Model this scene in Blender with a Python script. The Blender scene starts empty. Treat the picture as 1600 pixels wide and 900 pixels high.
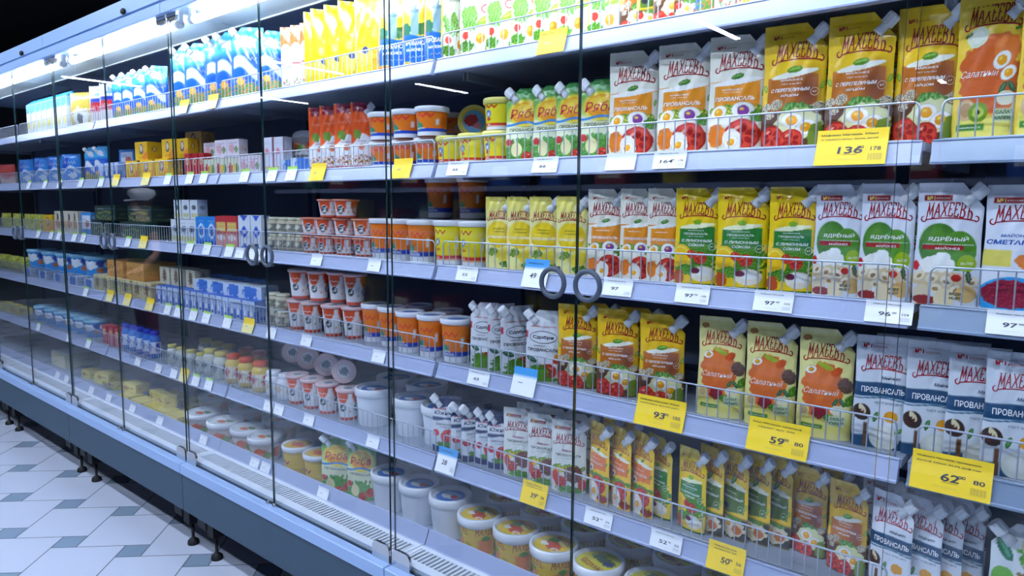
import bpy, math, random
import numpy as np
from mathutils import Vector, Matrix, Euler

SC = bpy.context.scene
COL = SC.collection
R = math.radians

# ------------------------------------------------------------------ camera, world, exposure
cam_d = bpy.data.cameras.new('camera')
cam = bpy.data.objects.new('camera', cam_d); COL.objects.link(cam)
cam_d.sensor_width = 36.0
cam_d.lens = 1105.29 * 36.0 / 1600.0
cam_d.clip_start = 0.02
def _aim():
    yaw, pit, rol = 0.69854, 0.11427, 0.00779
    f = Vector((-math.sin(yaw)*math.cos(pit), math.cos(yaw)*math.cos(pit), -math.sin(pit)))
    r0 = Vector((math.cos(yaw), math.sin(yaw), 0)); u0 = r0.cross(f)
    r = r0*math.cos(rol) + u0*math.sin(rol); u = r.cross(f)
    m = Matrix((r, u, -f)).transposed().to_4x4()
    m.translation = Vector((0.2578, -1.2710, 1.4273))
    cam.matrix_world = m
_aim()
SC.camera = cam
SC.view_settings.view_transform = 'Standard'
SC.view_settings.look = 'None'
SC.view_settings.gamma = 1.0
SC.view_settings.use_curve_mapping = False
SC.view_settings.exposure = 0.2
TUBE_POWER = 48.0        # radiance of the cabinet's fluorescent tubes
STRIP_POWER = 66.0       # radiance of the store's ceiling strips
TUBE_COL = (0.80, 0.87, 1.0)
STRIP_COL = (0.71, 0.80, 1.0)
w = bpy.data.worlds.new('world'); SC.world = w; w.use_nodes = True
w.node_tree.nodes['Background'].inputs[0].default_value = (0.02, 0.024, 0.04, 1)
w.node_tree.nodes['Background'].inputs[1].default_value = 1.0

def lin(c):
    c = np.asarray(c, float)/255.0
    return np.where(c <= .04045, c/12.92, ((c+.055)/1.055)**2.4)

# ------------------------------------------------------------------ materials
MAT = {}
def mat(name, col=None, rough=.5, metal=0., attr=False, coat=0., bump=0., bscale=60., emit=None, estr=0., spec=.5, vary=0.):
    m = bpy.data.materials.new(name); m.use_nodes = True
    nt = m.node_tree; b = nt.nodes['Principled BSDF']
    b.inputs['Roughness'].default_value = rough; b.inputs['Metallic'].default_value = metal
    b.inputs['Coat Weight'].default_value = coat; b.inputs['Coat Roughness'].default_value = .12
    b.inputs['Specular IOR Level'].default_value = spec
    src = None
    if attr:
        a = nt.nodes.new('ShaderNodeAttribute'); a.attribute_name = 'Col'; src = a.outputs['Color']
    if col is not None:
        b.inputs['Base Color'].default_value = (*lin(col), 1)
    if src is None and vary > 0:
        tc = nt.nodes.new('ShaderNodeTexCoord'); n = nt.nodes.new('ShaderNodeTexNoise'); n.inputs['Scale'].default_value = 3.0
        n.inputs['Detail'].default_value = 5
        mx = nt.nodes.new('ShaderNodeMix'); mx.data_type = 'RGBA'
        mx.inputs[6].default_value = (*lin(col)*(1-vary), 1); mx.inputs[7].default_value = (*np.minimum(lin(col)*(1+vary), 1), 1)
        nt.links.new(tc.outputs['Object'], n.inputs['Vector']); nt.links.new(n.outputs['Fac'], mx.inputs[0]); src = mx.outputs[2]
    if src is not None: nt.links.new(src, b.inputs['Base Color'])
    if bump > 0:
        tc = nt.nodes.new('ShaderNodeTexCoord'); n = nt.nodes.new('ShaderNodeTexNoise'); n.inputs['Scale'].default_value = bscale
        n.inputs['Detail'].default_value = 3; bp = nt.nodes.new('ShaderNodeBump'); bp.inputs['Strength'].default_value = bump
        bp.inputs['Distance'].default_value = .01
        nt.links.new(tc.outputs['Object'], n.inputs['Vector']); nt.links.new(n.outputs['Fac'], bp.inputs['Height'])
        nt.links.new(bp.outputs['Normal'], b.inputs['Normal'])
    if emit is not None:
        b.inputs['Emission Color'].default_value = (*emit, 1); b.inputs['Emission Strength'].default_value = estr
    MAT[name] = m
    return m
mat('film', attr=True, rough=.3, coat=.5, bump=.35, bscale=22)
mat('carton', attr=True, rough=.5)
mat('tub_plastic', attr=True, rough=.32, coat=.2)
mat('white_plastic', (238, 240, 244), rough=.35)
mat('grey_plastic', (76, 88, 104), rough=.4)
mat('ticket_rail', (154, 165, 198), rough=.35, coat=.3)
mat('bare_rail', (122, 140, 166), rough=.3, coat=.4)
mat('shelf_steel', (150, 160, 178), rough=.4, metal=.0)
mat('wire', (190, 198, 212), rough=.3, metal=.6)
mat('chrome', (205, 205, 205), rough=.16, metal=1.)
mat('liner', (74, 92, 122), rough=.45)
mat('canopy', (150, 158, 160), rough=.4)
mat('header_paint', (158, 192, 236), rough=.35)
mat('rail_paint', (160, 190, 232), rough=.35)
mat('base_paint', (54, 80, 98), rough=.5)
mat('white_paint', (206, 212, 224), rough=.4)
mat('black', (16, 18, 22), rough=.6)
mat('grout', (96, 108, 120), rough=.8)
mat('tile_light', (206, 216, 234), rough=.28, vary=.02)
mat('tile_grey', (138, 160, 182), rough=.3, vary=.06)
mat('ceiling', (14, 14, 20), rough=.9)
mat('wall', (40, 44, 56), rough=.8)
mat('dark_steel', (58, 64, 78), rough=.5)
mat('tube_light', (255, 255, 255), emit=TUBE_COL, estr=TUBE_POWER)
mat('strip_light', (255, 255, 255), emit=STRIP_COL, estr=STRIP_POWER)
mat('skin', (214, 160, 132), rough=.5)
mat('cloth', attr=True, rough=.85)
def glass(name, tint, edge=False):
    m = bpy.data.materials.new(name); m.use_nodes = True; nt = m.node_tree; N = nt.nodes; N.clear(); L = nt.links
    out = N.new('ShaderNodeOutputMaterial'); mx = N.new('ShaderNodeMixShader')
    tr = N.new('ShaderNodeBsdfTransparent'); gl = N.new('ShaderNodeBsdfGlossy'); gl.inputs['Roughness'].default_value = 0.0
    tr.inputs[0].default_value = (*tint, 1)
    fr = N.new('ShaderNodeFresnel'); ge = N.new('ShaderNodeNewGeometry')
    ma = N.new('ShaderNodeMath'); ma.operation = 'MULTIPLY_ADD'   # index outside, inverse inside
    ma.inputs[1].default_value = 1/1.45-1.45; ma.inputs[2].default_value = 1.45
    L.new(ge.outputs['Backfacing'], ma.inputs[0]); L.new(ma.outputs[0], fr.inputs['IOR'])
    L.new(fr.outputs[0], mx.inputs[0]); L.new(tr.outputs[0], mx.inputs[1]); L.new(gl.outputs[0], mx.inputs[2])
    L.new(mx.outputs[0], out.inputs[0]); MAT[name] = m
glass('pane_glass', (.965, .985, .99))
glass('clear_film', (.9, .93, .95))
mat('glass_edge', (22, 52, 56), rough=.2)

# ------------------------------------------------------------------ mesh builder
class MB:
    def __init__(s): s.v = []; s.f = []; s.c = []; s.m = []; s.sm = []; s.n = 0
    def add(s, v, f, col=(128, 128, 128), m=0, smooth=False):
        v = np.asarray(v, float).reshape(-1, 3); k = len(v)
        c = np.asarray(col, float)
        if c.ndim == 1: c = np.tile(c, (k, 1))
        s.v.append(v); s.c.append(c)
        o = s.n; s.f += [tuple(i+o for i in q) for q in f]; s.m += [m]*len(f); s.sm += [smooth]*len(f); s.n += k
        return s
    def box(s, x0, x1, y0, y1, z0, z1, col=(128, 128, 128), m=0, b=0.):
        if b > 0:
            vs = []
            for (z, i) in ((z0, b), (z0+b, 0), (z1-b, 0), (z1, b)):
                xa, xb, ya, yb = x0+i, x1-i, y0+i, y1-i
                j = b if i == 0 else b*.5
                vs += [(xa+j, ya, z), (xb-j, ya, z), (xb, ya+j, z), (xb, yb-j, z), (xb-j, yb, z), (xa+j, yb, z), (xa, yb-j, z), (xa, ya+j, z)]
            f = [tuple(reversed(range(8))), tuple(range(24, 32))]
            for r in range(3):
                for k in range(8):
                    a = r*8+k; c = r*8+(k+1) % 8; f.append((a, c, c+8, a+8))
            return s.add(vs, f, col, m)
        v = [(x0, y0, z0), (x1, y0, z0), (x1, y1, z0), (x0, y1, z0), (x0, y0, z1), (x1, y0, z1), (x1, y1, z1), (x0, y1, z1)]
        return s.add(v, [(3, 2, 1, 0), (4, 5, 6, 7), (0, 1, 5, 4), (1, 2, 6, 5), (2, 3, 7, 6), (3, 0, 4, 7)], col, m)
    def tube(s, pts, r, n=6, col=(128, 128, 128), m=0, closed=False, caps=True):
        P = [Vector(p) for p in pts]; k = len(P); vs = []; up = None
        for i in range(k):
            if closed: d = P[(i+1) % k]-P[i-1]
            else: d = P[min(i+1, k-1)]-P[max(i-1, 0)]
            d.normalize()
            if up is None: up = Vector((0, 0, 1)) if abs(d.z) < .9 else Vector((1, 0, 0))
            a = d.cross(up); a.normalize(); b = a.cross(d); up = b
            rr = r[i] if isinstance(r, (list, tuple)) else r
            for j in range(n):
                t = 2*math.pi*j/n; vs.append(P[i]+a*(rr*math.cos(t))+b*(rr*math.sin(t)))
        f = []
        for i in range(k if closed else k-1):
            for j in range(n):
                a0 = i*n+j; a1 = i*n+(j+1) % n; b0 = ((i+1) % k)*n+j; b1 = ((i+1) % k)*n+(j+1) % n
                f.append((a0, b0, b1, a1))
        if caps and not closed: f += [tuple(range(n)), tuple(reversed(range((k-1)*n, k*n)))]
        return s.add([tuple(v) for v in vs], f, col, m, True)
    def lathe(s, prof, n=24, cx=0, cy=0, z=0, col=(128, 128, 128), m=0, smooth=True, ridge=0.):
        vs = []; f = []; k = len(prof)
        for (r, h) in prof:
            for j in range(n):
                t = 2*math.pi*j/n; q = r*(1+(ridge if j % 2 else 0)); vs.append((cx+q*math.cos(t), cy+q*math.sin(t), z+h))
        for i in range(k-1):
            for j in range(n): f.append((i*n+j, i*n+(j+1) % n, (i+1)*n+(j+1) % n, (i+1)*n+j))
        f.append(tuple(range((k-1)*n, k*n))); f.append(tuple(reversed(range(n))))
        return s.add(vs, f, col, m, smooth)
    def grid(s, P, C, m=0, smooth=True):
        # P (ny,nx,3)  C (ny,nx,3)
        ny, nx = P.shape[:2]
        idx = np.arange(ny*nx).reshape(ny, nx)
        f = np.stack([idx[:-1, :-1], idx[:-1, 1:], idx[1:, 1:], idx[1:, :-1]], -1).reshape(-1, 4)
        return s.add(P.reshape(-1, 3), [tuple(int(a) for a in q) for q in f], C.reshape(-1, 3), m, smooth)
    def mesh(s, name, mats):
        me = bpy.data.meshes.new(name)
        V = np.concatenate(s.v) if s.v else np.zeros((0, 3))
        me.from_pydata(V.tolist(), [], s.f)
        for q in mats: me.materials.append(MAT[q])
        me.polygons.foreach_set('material_index', s.m); me.polygons.foreach_set('use_smooth', s.sm)
        at = me.color_attributes.new('Col', 'FLOAT_COLOR', 'POINT')
        Cc = np.ones((len(V), 4), np.float32); Cc[:, :3] = lin(np.clip(np.concatenate(s.c), 0, 255)); at.data.foreach_set('color', Cc.ravel())
        me.update(); return me
    def obj(s, name, mats, parent=None, loc=None):
        if isinstance(mats, str): mats = [mats]
        return link(name, s.mesh(name, mats), parent, loc)
def link(name, me, parent=None, loc=None):
    o = bpy.data.objects.new(name, me); COL.objects.link(o)
    if parent is not None: o.parent = parent
    if loc is not None: o.location = loc
    return o
def empty(name, loc=(0, 0, 0)):
    o = bpy.data.objects.new(name, None); COL.objects.link(o); o.location = loc; o.empty_display_size = .05; return o
def tag(o, label, cat, group=None):
    o['label'] = label; o['category'] = cat
    if group: o['group'] = group
    return o
def struct(o): o['kind'] = 'structure'; return o
def clone(o, parent=None):
    c = o.copy(); COL.objects.link(c)
    if parent is not None: c.parent = parent
    for ch in list(o.children): clone(ch, c)
    return c

# ------------------------------------------------------------------ lettering
_tx = {}
_fc = bpy.data.curves.new('lettering', 'FONT'); _fo = bpy.data.objects.new('lettering', _fc)
def glyphs(t, bold=0.):
    k = (t, bold)
    if k in _tx: return _tx[k]
    if _fo.name not in COL.objects: COL.objects.link(_fo)
    _fc.body = t; _fc.resolution_u = 3; _fc.offset = bold
    bpy.context.view_layer.update()
    dg = bpy.context.evaluated_depsgraph_get(); me = bpy.data.meshes.new_from_object(_fo.evaluated_get(dg))
    v = np.array([q.co[:] for q in me.vertices]); f = [tuple(p.vertices) for p in me.polygons]
    # face orientation: counter-clockwise in x,y
    g = []
    for q in f:
        a = v[q[1]]-v[q[0]]; b = v[q[2]]-v[q[0]]
        g.append(q if a[0]*b[1]-a[1]*b[0] >= 0 else tuple(reversed(q)))
    lo = v.min(0); hi = v.max(0); asp = (hi[0]-lo[0])/(hi[1]-lo[1])
    v = (v-lo)/np.where(hi-lo > 1e-9, hi-lo, 1)
    bpy.data.meshes.remove(me)
    _tx[k] = (v[:, :2], g, asp); return _tx[k]
def end_lettering():
    bpy.data.objects.remove(_fo)

# a print = list of items on a face given in fractions of its width and height
#   ('t', text, cx, cy, w, h, col, opts)   ('s', points, thickness, col)
def put_print(mb, items, surf, asp, m=0, off=.0006):
    k = 0
    for it in items:
        if it[0] != 'l': k += 1
        o = off + .00004*k
        if it[0] == 't':
            _, t, cx, cy, wd, ht, col, op = it
            v, f, a = glyphs(t, op.get('bold', .012))
            u = v[:, 0]; q = v[:, 1]
            big = op.get('ends', 0.)
            x = cx + (u-.5)*wd + (q-.5)*op.get('slant', 0.)*ht*asp
            y = cy + (q-.5)*ht*(1+big*(2*u-1)**2) + op.get('arch', 0.)*ht*(1-(2*u-1)**2) + op.get('rise', 0.)*(u-.5)*ht
            if op.get('flip'): x = 2*cx-x; y = 2*cy-y
            mb.add(surf(x, y, o), f, col, m)
        else:
            _, pts, th, col = it
            P = np.array(pts, float)
            if it[0] == 'l': P = np.concatenate([P[i]+(P[i+1]-P[i])*np.linspace(0, 1, 3)[:-1 if i < len(P)-2 else None, None] for i in range(len(P)-1)])
            Q = P.copy(); Q[:, 1] *= asp
            d = np.gradient(Q, axis=0); d /= np.linalg.norm(d, axis=1)[:, None]+1e-9
            n = np.stack([-d[:, 1], d[:, 0]], 1)
            L = len(P); ww = th*np.interp(np.linspace(0, 1, L), [0, .12, .5, .88, 1], [.5, 1, .8, 1, .5])[:, None]
            A = Q+n*ww; B = Q-n*ww
            V = np.concatenate([A, B]); V[:, 1] /= asp
            mb.add(surf(V[:, 0], V[:, 1], o), [(i+L, i+L+1, i+1, i) for i in range(L-1)], col, m)
def arc(cx, cy, rx, ry, a0, a1, n=24, shrink=0.):
    t = np.linspace(R(a0), R(a1), n); k = np.linspace(1, 1-shrink, n)
    return [(cx+rx*kk*math.cos(q), cy+ry*kk*math.sin(q)) for q, kk in zip(t, k)]

# ------------------------------------------------------------------ printed artwork as functions of position
def nz(x, y, f, sd):
    rs = np.random.RandomState(sd); o = 0
    for i in range(6):
        a = rs.rand()*6.28; ff = f*(.6+rs.rand()*1.4); o = o+np.sin((x*math.cos(a)+y*math.sin(a))*ff*6.28+rs.rand()*6.28+1.3*np.sin((y*math.cos(a)-x*math.sin(a))*ff*4+rs.rand()*6))
    return o/6*1.6
class Art:
    def __init__(s, X, Y, asp, base):
        s.X = X; s.Y = Y; s.y = Y*asp; s.asp = asp; s.c = np.zeros(X.shape+(3,)); s.c[:] = base; s.sd = 1
    def mix(s, k, col):
        k = np.clip(k, 0, 1)[..., None]; s.c = s.c*(1-k)+np.asarray(col, float)*k; return s
    def rect(s, x0, y0, x1, y1, col, soft=.006, wav=0., sl=0.):
        wv = wav*np.sin(s.X*7+y0*9)+sl*(s.X-.5)
        k = np.clip((s.X-x0)/soft+.5, 0, 1)*np.clip((x1-s.X)/soft+.5, 0, 1)*np.clip((s.Y-y0-wv)/soft+.5, 0, 1)*np.clip((y1+wv-s.Y)/soft+.5, 0, 1)
        return s.mix(k, col)
    def grad(s, y0, y1, c0, c1):
        k = np.clip((s.Y-y0)/(y1-y0), 0, 1)[..., None]; s.c = np.where(((s.Y >= y0) & (s.Y <= y1))[..., None], np.asarray(c0)*(1-k)+np.asarray(c1)*k, s.c); return s
    def ell(s, cx, cy, rx, ry, col, rot=0., soft=.03, rough=0.):
        s.sd += 1; dx = s.X-cx; dy = s.y-cy*s.asp; c, n = math.cos(R(rot)), math.sin(R(rot))
        u = (dx*c+dy*n)/rx; v = (-dx*n+dy*c)/ry; d = np.sqrt(u*u+v*v)
        if rough: d = d+rough*nz(s.X, s.y, 5, s.sd)
        s.mix((1-d)/soft+.5, col); return d
    def tomato(s, cx, cy, r):
        s.ell(cx, cy, r, r*.92, (196, 34, 26), rough=.04); s.ell(cx, cy, r*.86, r*.78, (222, 70, 48), rough=.08)
        for k in range(6):
            a = k*math.pi/3+cx*9; s.ell(cx+r*.48*math.cos(a), cy+r*.44*math.sin(a)/s.asp, r*.26, r*.17, (166, 24, 20), math.degrees(a), rough=.1)
        s.ell(cx-r*.3, cy+r*.4/s.asp, r*.22, r*.1, (250, 170, 150), 30, soft=.8)
    def egg(s, cx, cy, r, rot=0, yolk=(246, 166, 22)):
        s.ell(cx, cy, r, r*.74, (214, 206, 190), rot, rough=.02); s.ell(cx, cy, r*.94, r*.68, (250, 248, 240), rot); s.ell(cx, cy, r*.52, r*.46, yolk, rot, rough=.05); s.ell(cx-r*.12, cy+r*.15/s.asp, r*.2, r*.13, (255, 214, 90), rot, soft=.8)
    def quail(s, cx, cy, r, rot=0):
        d = s.ell(cx, cy, r, r*.78, (212, 200, 172), rot, rough=.02); k = (nz(s.X, s.y, 22, 7+int(cx*90)) > .25)*(d < .95); s.mix(k*.9, (62, 42, 34))
    def leaf(s, cx, cy, l, rot, col=(86, 140, 30)):
        s.ell(cx, cy, l, l*.42, col, rot); s.ell(cx, cy+.1*l/s.asp, l*.8, l*.14, tuple(min(255, q+50) for q in col), rot)
    def herbs(s, cx, cy, rx, ry, c1=(58, 122, 26), c2=(130, 184, 50)):
        d = s.ell(cx, cy, rx, ry, c1, rough=.28, soft=.1); k = (nz(s.X, s.y, 16, s.sd) > .1)*(d < .9); s.mix(k*.85, c2)
    def spots(s, cx, cy, rx, ry, cols, f=14):
        d = np.sqrt(((s.X-cx)/rx)**2+((s.y-cy*s.asp)/ry)**2); s.sd += 3
        for i, c in enumerate(cols): s.mix((nz(s.X, s.y, f, s.sd+i*5) > .32)*(d < 1)*.9, c)

PLACE = [   # kind, shelf, x, y, height above shelf, turn, scale, row, pose
    ('milk', 1, -4.86, 0.24, 0, 0.0, 1.0, 'f', ''),
    ('milk', 1, -4.767, 0.24, 0, 0.0, 1.0, 'f', ''),
    ('milk', 1, -4.676, 0.24, 0, 0.0, 1.0, 'f', ''),
    ('milk', 1, -4.588, 0.24, 0, 0.0, 1.0, 'f', ''),
    ('milk', 1, -4.502, 0.24, 0, 0.0, 1.0, 'f', ''),
    ('milk', 1, -4.419, 0.24, 0, 0.0, 1.0, 'f', ''),
    ('milk', 1, -4.337, 0.24, 0, 0.0, 1.0, 'f', ''),
    ('milk', 1, -4.258, 0.24, 0, 0.0, 1.0, 'f', ''),
    ('bag_gold', 1, -4.113, 0.2555, 0, 20.0, 1.0, 'f', ''),
    ('bag_tricolour', 1, -3.861, 0.2579, 0, 25.0, (0.927, 0.859, 1.0), 'f', ''),
    ('bag_tricolour', 1, -3.727, 0.2579, 0, 25.0, (0.927, 0.859, 1.0), 'f', ''),
    ('blue', 1, -3.546, 0.24, 0, 50.0, 0.9, 'f', ''),
    ('blue', 1, -3.44, 0.24, 0, 50.0, 0.9, 'f', ''),
    ('blue', 1, -3.31, 0.24, 0, 50.0, 0.9, 'f', ''),
    ('blue', 1, -3.173, 0.24, 0, 50.0, 0.9, 'f', ''),
    ('blue', 1, -2.885, 0.2409, 0, 45.0, 1.08, 'f', ''),
    ('blue', 1, -2.763, 0.2409, 0, 45.0, 1.08, 'f', ''),
    ('blue', 1, -2.6, 0.25, 0, 42.0, 1.12, 'f', ''),
    ('blue', 1, -2.513, 0.25, 0, 42.0, 1.12, 'f', ''),
    ('blue', 1, -2.385, 0.25, 0, 42.0, 1.12, 'f', ''),
    ('blue', 1, -2.198, 0.2426, 0, 60.0, 0.95, 'f', ''),
    ('white_top', 1, -2.069, 0.239, 0, 38.0, (0.834, 0.694, 1.0), 'f', ''),
    ('white_top', 1, -2.013, 0.245, 0, 38.0, (0.834, 0.694, 1.0), 'f', ''),
    ('white_top', 1, -1.958, 0.248, 0, 38.0, (0.834, 0.694, 1.0), 'f', ''),
    ('yellow', 1, -1.91, 0.2442, 0, 60.0, (0.834, 0.694, 1.0), 'f', ''),
    ('yellow', 1, -1.851, 0.2442, 0, 60.0, 1.0, 'f', ''),
    ('yellow', 1, -1.775, 0.2442, 0, 60.0, 1.0, 'f', ''),
    ('yellow', 1, -1.698, 0.2442, 0, 60.0, 1.0, 'f', ''),
    ('yellow', 1, -1.601, 0.235, 0, 30.0, 1.05, 'f', ''),
    ('tower', 1, -1.474, 0.233, 0, 28.0, 1.0, 'f', ''),
    ('tower', 1, -1.381, 0.236, 0, 28.0, (0.834, 0.694, 1.0), 'f', ''),
    ('tower', 1, -1.297, 0.248, 0, 28.0, (0.834, 0.694, 1.0), 'f', ''),
    ('egg', 1, -1.235, 0.2461, 0, 66.0, (0.834, 0.694, 1.0), 'f', ''),
    ('egg', 1, -1.136, 0.235, 0, 26.0, (0.985, 0.97, 1.0), 'f', ''),
    ('egg', 1, -1.051, 0.238, 0, 26.0, (0.834, 0.694, 1.0), 'f', ''),
    ('egg', 1, -0.972, 0.253, 0, 30.0, (0.834, 0.694, 1.0), 'f', ''),
    ('egg', 1, -0.901, 0.256, 0, 30.0, (0.834, 0.694, 1.0), 'f', ''),
    ('egg', 1, -0.828, 0.265, 0, 30.0, (0.834, 0.694, 1.0), 'f', ''),
    ('egg', 1, -0.748, 0.286, 0, 30.0, (0.834, 0.694, 1.0), 'f', ''),
    ('quail_small', 1, -0.666, 0.297, 0, 15.0, (0.834, 0.694, 1.0), 'f', ''),
    ('quail_small', 1, -0.559, 0.273, 0, 15.0, (0.834, 0.694, 1.0), 'f', ''),
    ('olive', 1, -0.615, 0.283, 0, 30.0, (0.834, 0.694, 1.0), 'f', ''),
    ('olive', 1, -0.506, 0.262, 0, 30.0, (0.834, 0.694, 1.0), 'f', ''),
    ('blue', 1, -0.446, 0.258, 0, 20.0, (0.75, 0.625, 0.9), 'f', ''),
    ('white_top', 1, -0.399, 0.24, 0, 20.0, (0.834, 0.694, 1.0), 'f', ''),
    ('orange', 1, -0.332, 0.23, 0, 15.0, (0.86, 0.737, 1.0), 'f', ''),
    ('orange', 1, -0.267, 0.23, 0, 15.0, (0.873, 0.76, 1.0), 'f', ''),
    ('bag_red', 2, -5.592, 0.27, 0, 10.0, 1.0, 'f', ''),
    ('bag_blue', 2, -5.187, 0.27, 0, 15.0, 1.0, 'f', ''),
    ('bag_blue', 2, -4.892, 0.27, 0, 15.0, 1.0, 'f', ''),
    ('bag_blue', 2, -4.642, 0.27, 0, 15.0, 1.0, 'f', ''),
    ('bag_blue', 2, -4.359, 0.26, 0, 20.0, 1.0, 'f', ''),
    ('blue', 2, -4.033, 0.25, 0, 30.0, 0.75, 'f', ''),
    ('blue', 2, -3.9, 0.25, 0, 30.0, 0.75, 'f', ''),
    ('pack_blue', 2, -3.754, 0.24, 0, 0.0, 1.0, 'f', ''),
    ('pack_blue', 2, -3.688, 0.24, 0, 0.0, 1.0, 'f', ''),
    ('pack_blue', 2, -3.624, 0.24, 0, 0.0, 1.0, 'f', ''),
    ('pack_blue', 2, -3.561, 0.24, 0, 0.0, 1.0, 'f', ''),
    ('box_bluewhite', 2, -3.703, 0.33, 0.05, 10.0, 1.0, 'f', ''),
    ('box_yellow', 2, -3.398, 0.235, 0, 5.0, 1.0, 'f', ''),
    ('box_yellow', 2, -3.235, 0.235, 0, 5.0, 1.0, 'f', ''),
    ('box_yellow', 2, -3.075, 0.235, 0, 5.0, 1.0, 'f', ''),
    ('box_yellow', 2, -3.292, 0.24, 0.086, 5.0, 1.0, 'u', ''),
    ('box_yellow', 2, -3.038, 0.24, 0.086, 5.0, (0.847, 0.715, 1.0), 'u', ''),
    ('box_yellow', 2, -2.947, 0.264, 0.086, 5.0, (0.834, 0.694, 1.0), 'u', ''),
    ('box_kraft', 2, -2.954, 0.327, 0.105, 8.0, (0.834, 0.694, 1.0), 'u', ''),
    ('box_red', 2, -2.873, 0.242, 0, 0.0, (0.834, 0.694, 1.0), 'f', ''),
    ('box_red', 2, -2.827, 0.254, 0, 0.0, (0.834, 0.694, 1.0), 'f', ''),
    ('box_red', 2, -2.781, 0.26, 0, 0.0, (0.834, 0.694, 1.0), 'f', ''),
    ('box_fruit', 2, -2.71, 0.261, 0, 5.0, (0.834, 0.694, 1.0), 'f', ''),
    ('box_fruit', 2, -2.623, 0.267, 0, 5.0, (0.834, 0.694, 1.0), 'f', ''),
    ('box_fruit', 2, -2.54, 0.276, 0, 5.0, (0.834, 0.694, 1.0), 'f', ''),
    ('box_pink', 2, -2.786, 0.303, 0.072, 5.0, (0.834, 0.694, 1.0), 'u', ''),
    ('box_pink', 2, -2.624, 0.27, 0.072, 5.0, (0.834, 0.694, 1.0), 'u', ''),
    ('box_pink', 2, -2.541, 0.279, 0.072, 5.0, (0.834, 0.694, 1.0), 'u', ''),
    ('box_pink', 2, -2.455, 0.282, 0, 5.0, (0.834, 0.694, 1.0), 'f', ''),
    ('box_pink', 2, -2.366, 0.27, 0, 5.0, (0.834, 0.694, 1.0), 'f', ''),
    ('carton_pale', 2, -2.29, 0.283, 0, 5.0, (0.834, 0.694, 1.0), 'f', ''),
    ('carton_pale', 2, -2.227, 0.292, 0, 5.0, (0.834, 0.694, 1.0), 'f', ''),
    ('tray_white', 2, -2.132, 0.3036, 0, 10.0, (0.834, 0.694, 1.0), 'f', ''),
    ('tray_white', 2, -1.995, 0.2646, 0, 10.0, (0.834, 0.694, 1.0), 'f', ''),
    ('fruit_tub', 2, -2.208, 0.392, 0.055, 30.0, (0.927, 0.927, 1.0), 'u', 'tilt'),
    ('orange_white', 2, -1.883, 0.23, 0, 42.0, (0.97, 0.941, 1.0), 'f', ''),
    ('orange_white', 2, -1.815, 0.23, 0, 42.0, 1.0, 'f', ''),
    ('orange_white', 2, -1.733, 0.23, 0, 42.0, 1.0, 'f', ''),
    ('orange_white', 2, -1.662, 0.236, 0, 42.0, (0.834, 0.694, 1.0), 'f', ''),
    ('orange_short', 2, -1.581, 0.2631, 0, 20.1, (0.927, 0.927, 1.0), 'f', ''),
    ('orange_short', 2, -1.479, 0.2721, 0, 19.3, (0.927, 0.927, 1.0), 'f', ''),
    ('orange_short', 2, -1.374, 0.2691, 0, 18.7, (0.927, 0.927, 1.0), 'f', ''),
    ('orange_short', 2, -1.565, 0.2481, 0.089, 20.1, (0.97, 0.97, 1.0), 'u', ''),
    ('orange_short', 2, -1.45, 0.2481, 0.089, 19.3, (0.985, 0.985, 1.0), 'u', ''),
    ('orange_short', 2, -1.34, 0.2481, 0.089, 18.6, (0.985, 0.985, 1.0), 'u', ''),
    ('orange_short', 2, -1.527, 0.366, 0.0, 19.0, (0.927, 0.927, 1.0), 'b', ''),
    ('orange_short', 2, -1.417, 0.363, 0.0, 18.3, (0.927, 0.927, 1.0), 'b', ''),
    ('orange_short', 2, -1.505, 0.396, 0.089, 18.6, (0.927, 0.927, 1.0), 'c', ''),
    ('orange_short', 2, -1.4, 0.39, 0.089, 18.0, (0.927, 0.927, 1.0), 'c', ''),
    ('yellow_short', 2, -1.271, 0.2661, 0, 17.9, (0.927, 0.927, 1.0), 'f', ''),
    ('yellow_short', 2, -1.168, 0.2541, 0, 17.2, (0.927, 0.927, 1.0), 'f', ''),
    ('yellow_short', 2, -1.066, 0.2481, 0, 16.4, (0.927, 0.927, 1.0), 'f', ''),
    ('yellow_short', 2, -1.062, 0.2481, 0.089, 16.4, (0.927, 0.927, 1.0), 'u', ''),
    ('yellow_short', 2, -1.306, 0.414, 0.088, 35.0, (0.927, 0.927, 1.0), 'b', 'lie'),
    ('ryaba', 2, -0.958, 0.23, 0, 22.0, (0.941, 0.886, 1.0), 'f', ''),
    ('ryaba', 2, -0.876, 0.235, 0, 22.0, (0.834, 0.694, 1.0), 'f', ''),
    ('ryaba', 2, -0.802, 0.234, 0, 22.0, (0.834, 0.694, 1.0), 'f', ''),
    ('ryaba', 2, -0.723, 0.236, 0, 22.0, (0.913, 0.833, 1.0), 'f', ''),
    ('ryaba', 2, -0.962, 0.285, 0, 22.0, (0.927, 0.859, 1.0), 'b', ''),
    ('ryaba', 2, -0.865, 0.285, 0, 22.0, (0.985, 0.97, 1.0), 'b', ''),
    ('cream', 2, -0.629, 0.23, 0, 13.0, (0.985, 0.97, 1.0), 'f', ''),
    ('cream', 2, -0.497, 0.23, 0, 13.0, 1.0, 'f', ''),
    ('cream', 2, -0.374, 0.23, 0, 13.0, (0.985, 0.97, 1.0), 'f', ''),
    ('quail', 2, -0.256, 0.23, 0, 6.0, (0.97, 0.941, 1.0), 'f', ''),
    ('quail', 2, -0.132, 0.229, 0, 6.0, (0.927, 0.859, 1.0), 'f', ''),
    ('quail', 2, -0.02, 0.249, 0, 6.0, (0.834, 0.694, 1.0), 'f', ''),
    ('quail', 2, -0.214, 0.3, 0, 6.0, 1.0, 'b', ''),
    ('quail', 2, -0.082, 0.3, 0, 6.0, 1.0, 'b', ''),
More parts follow.
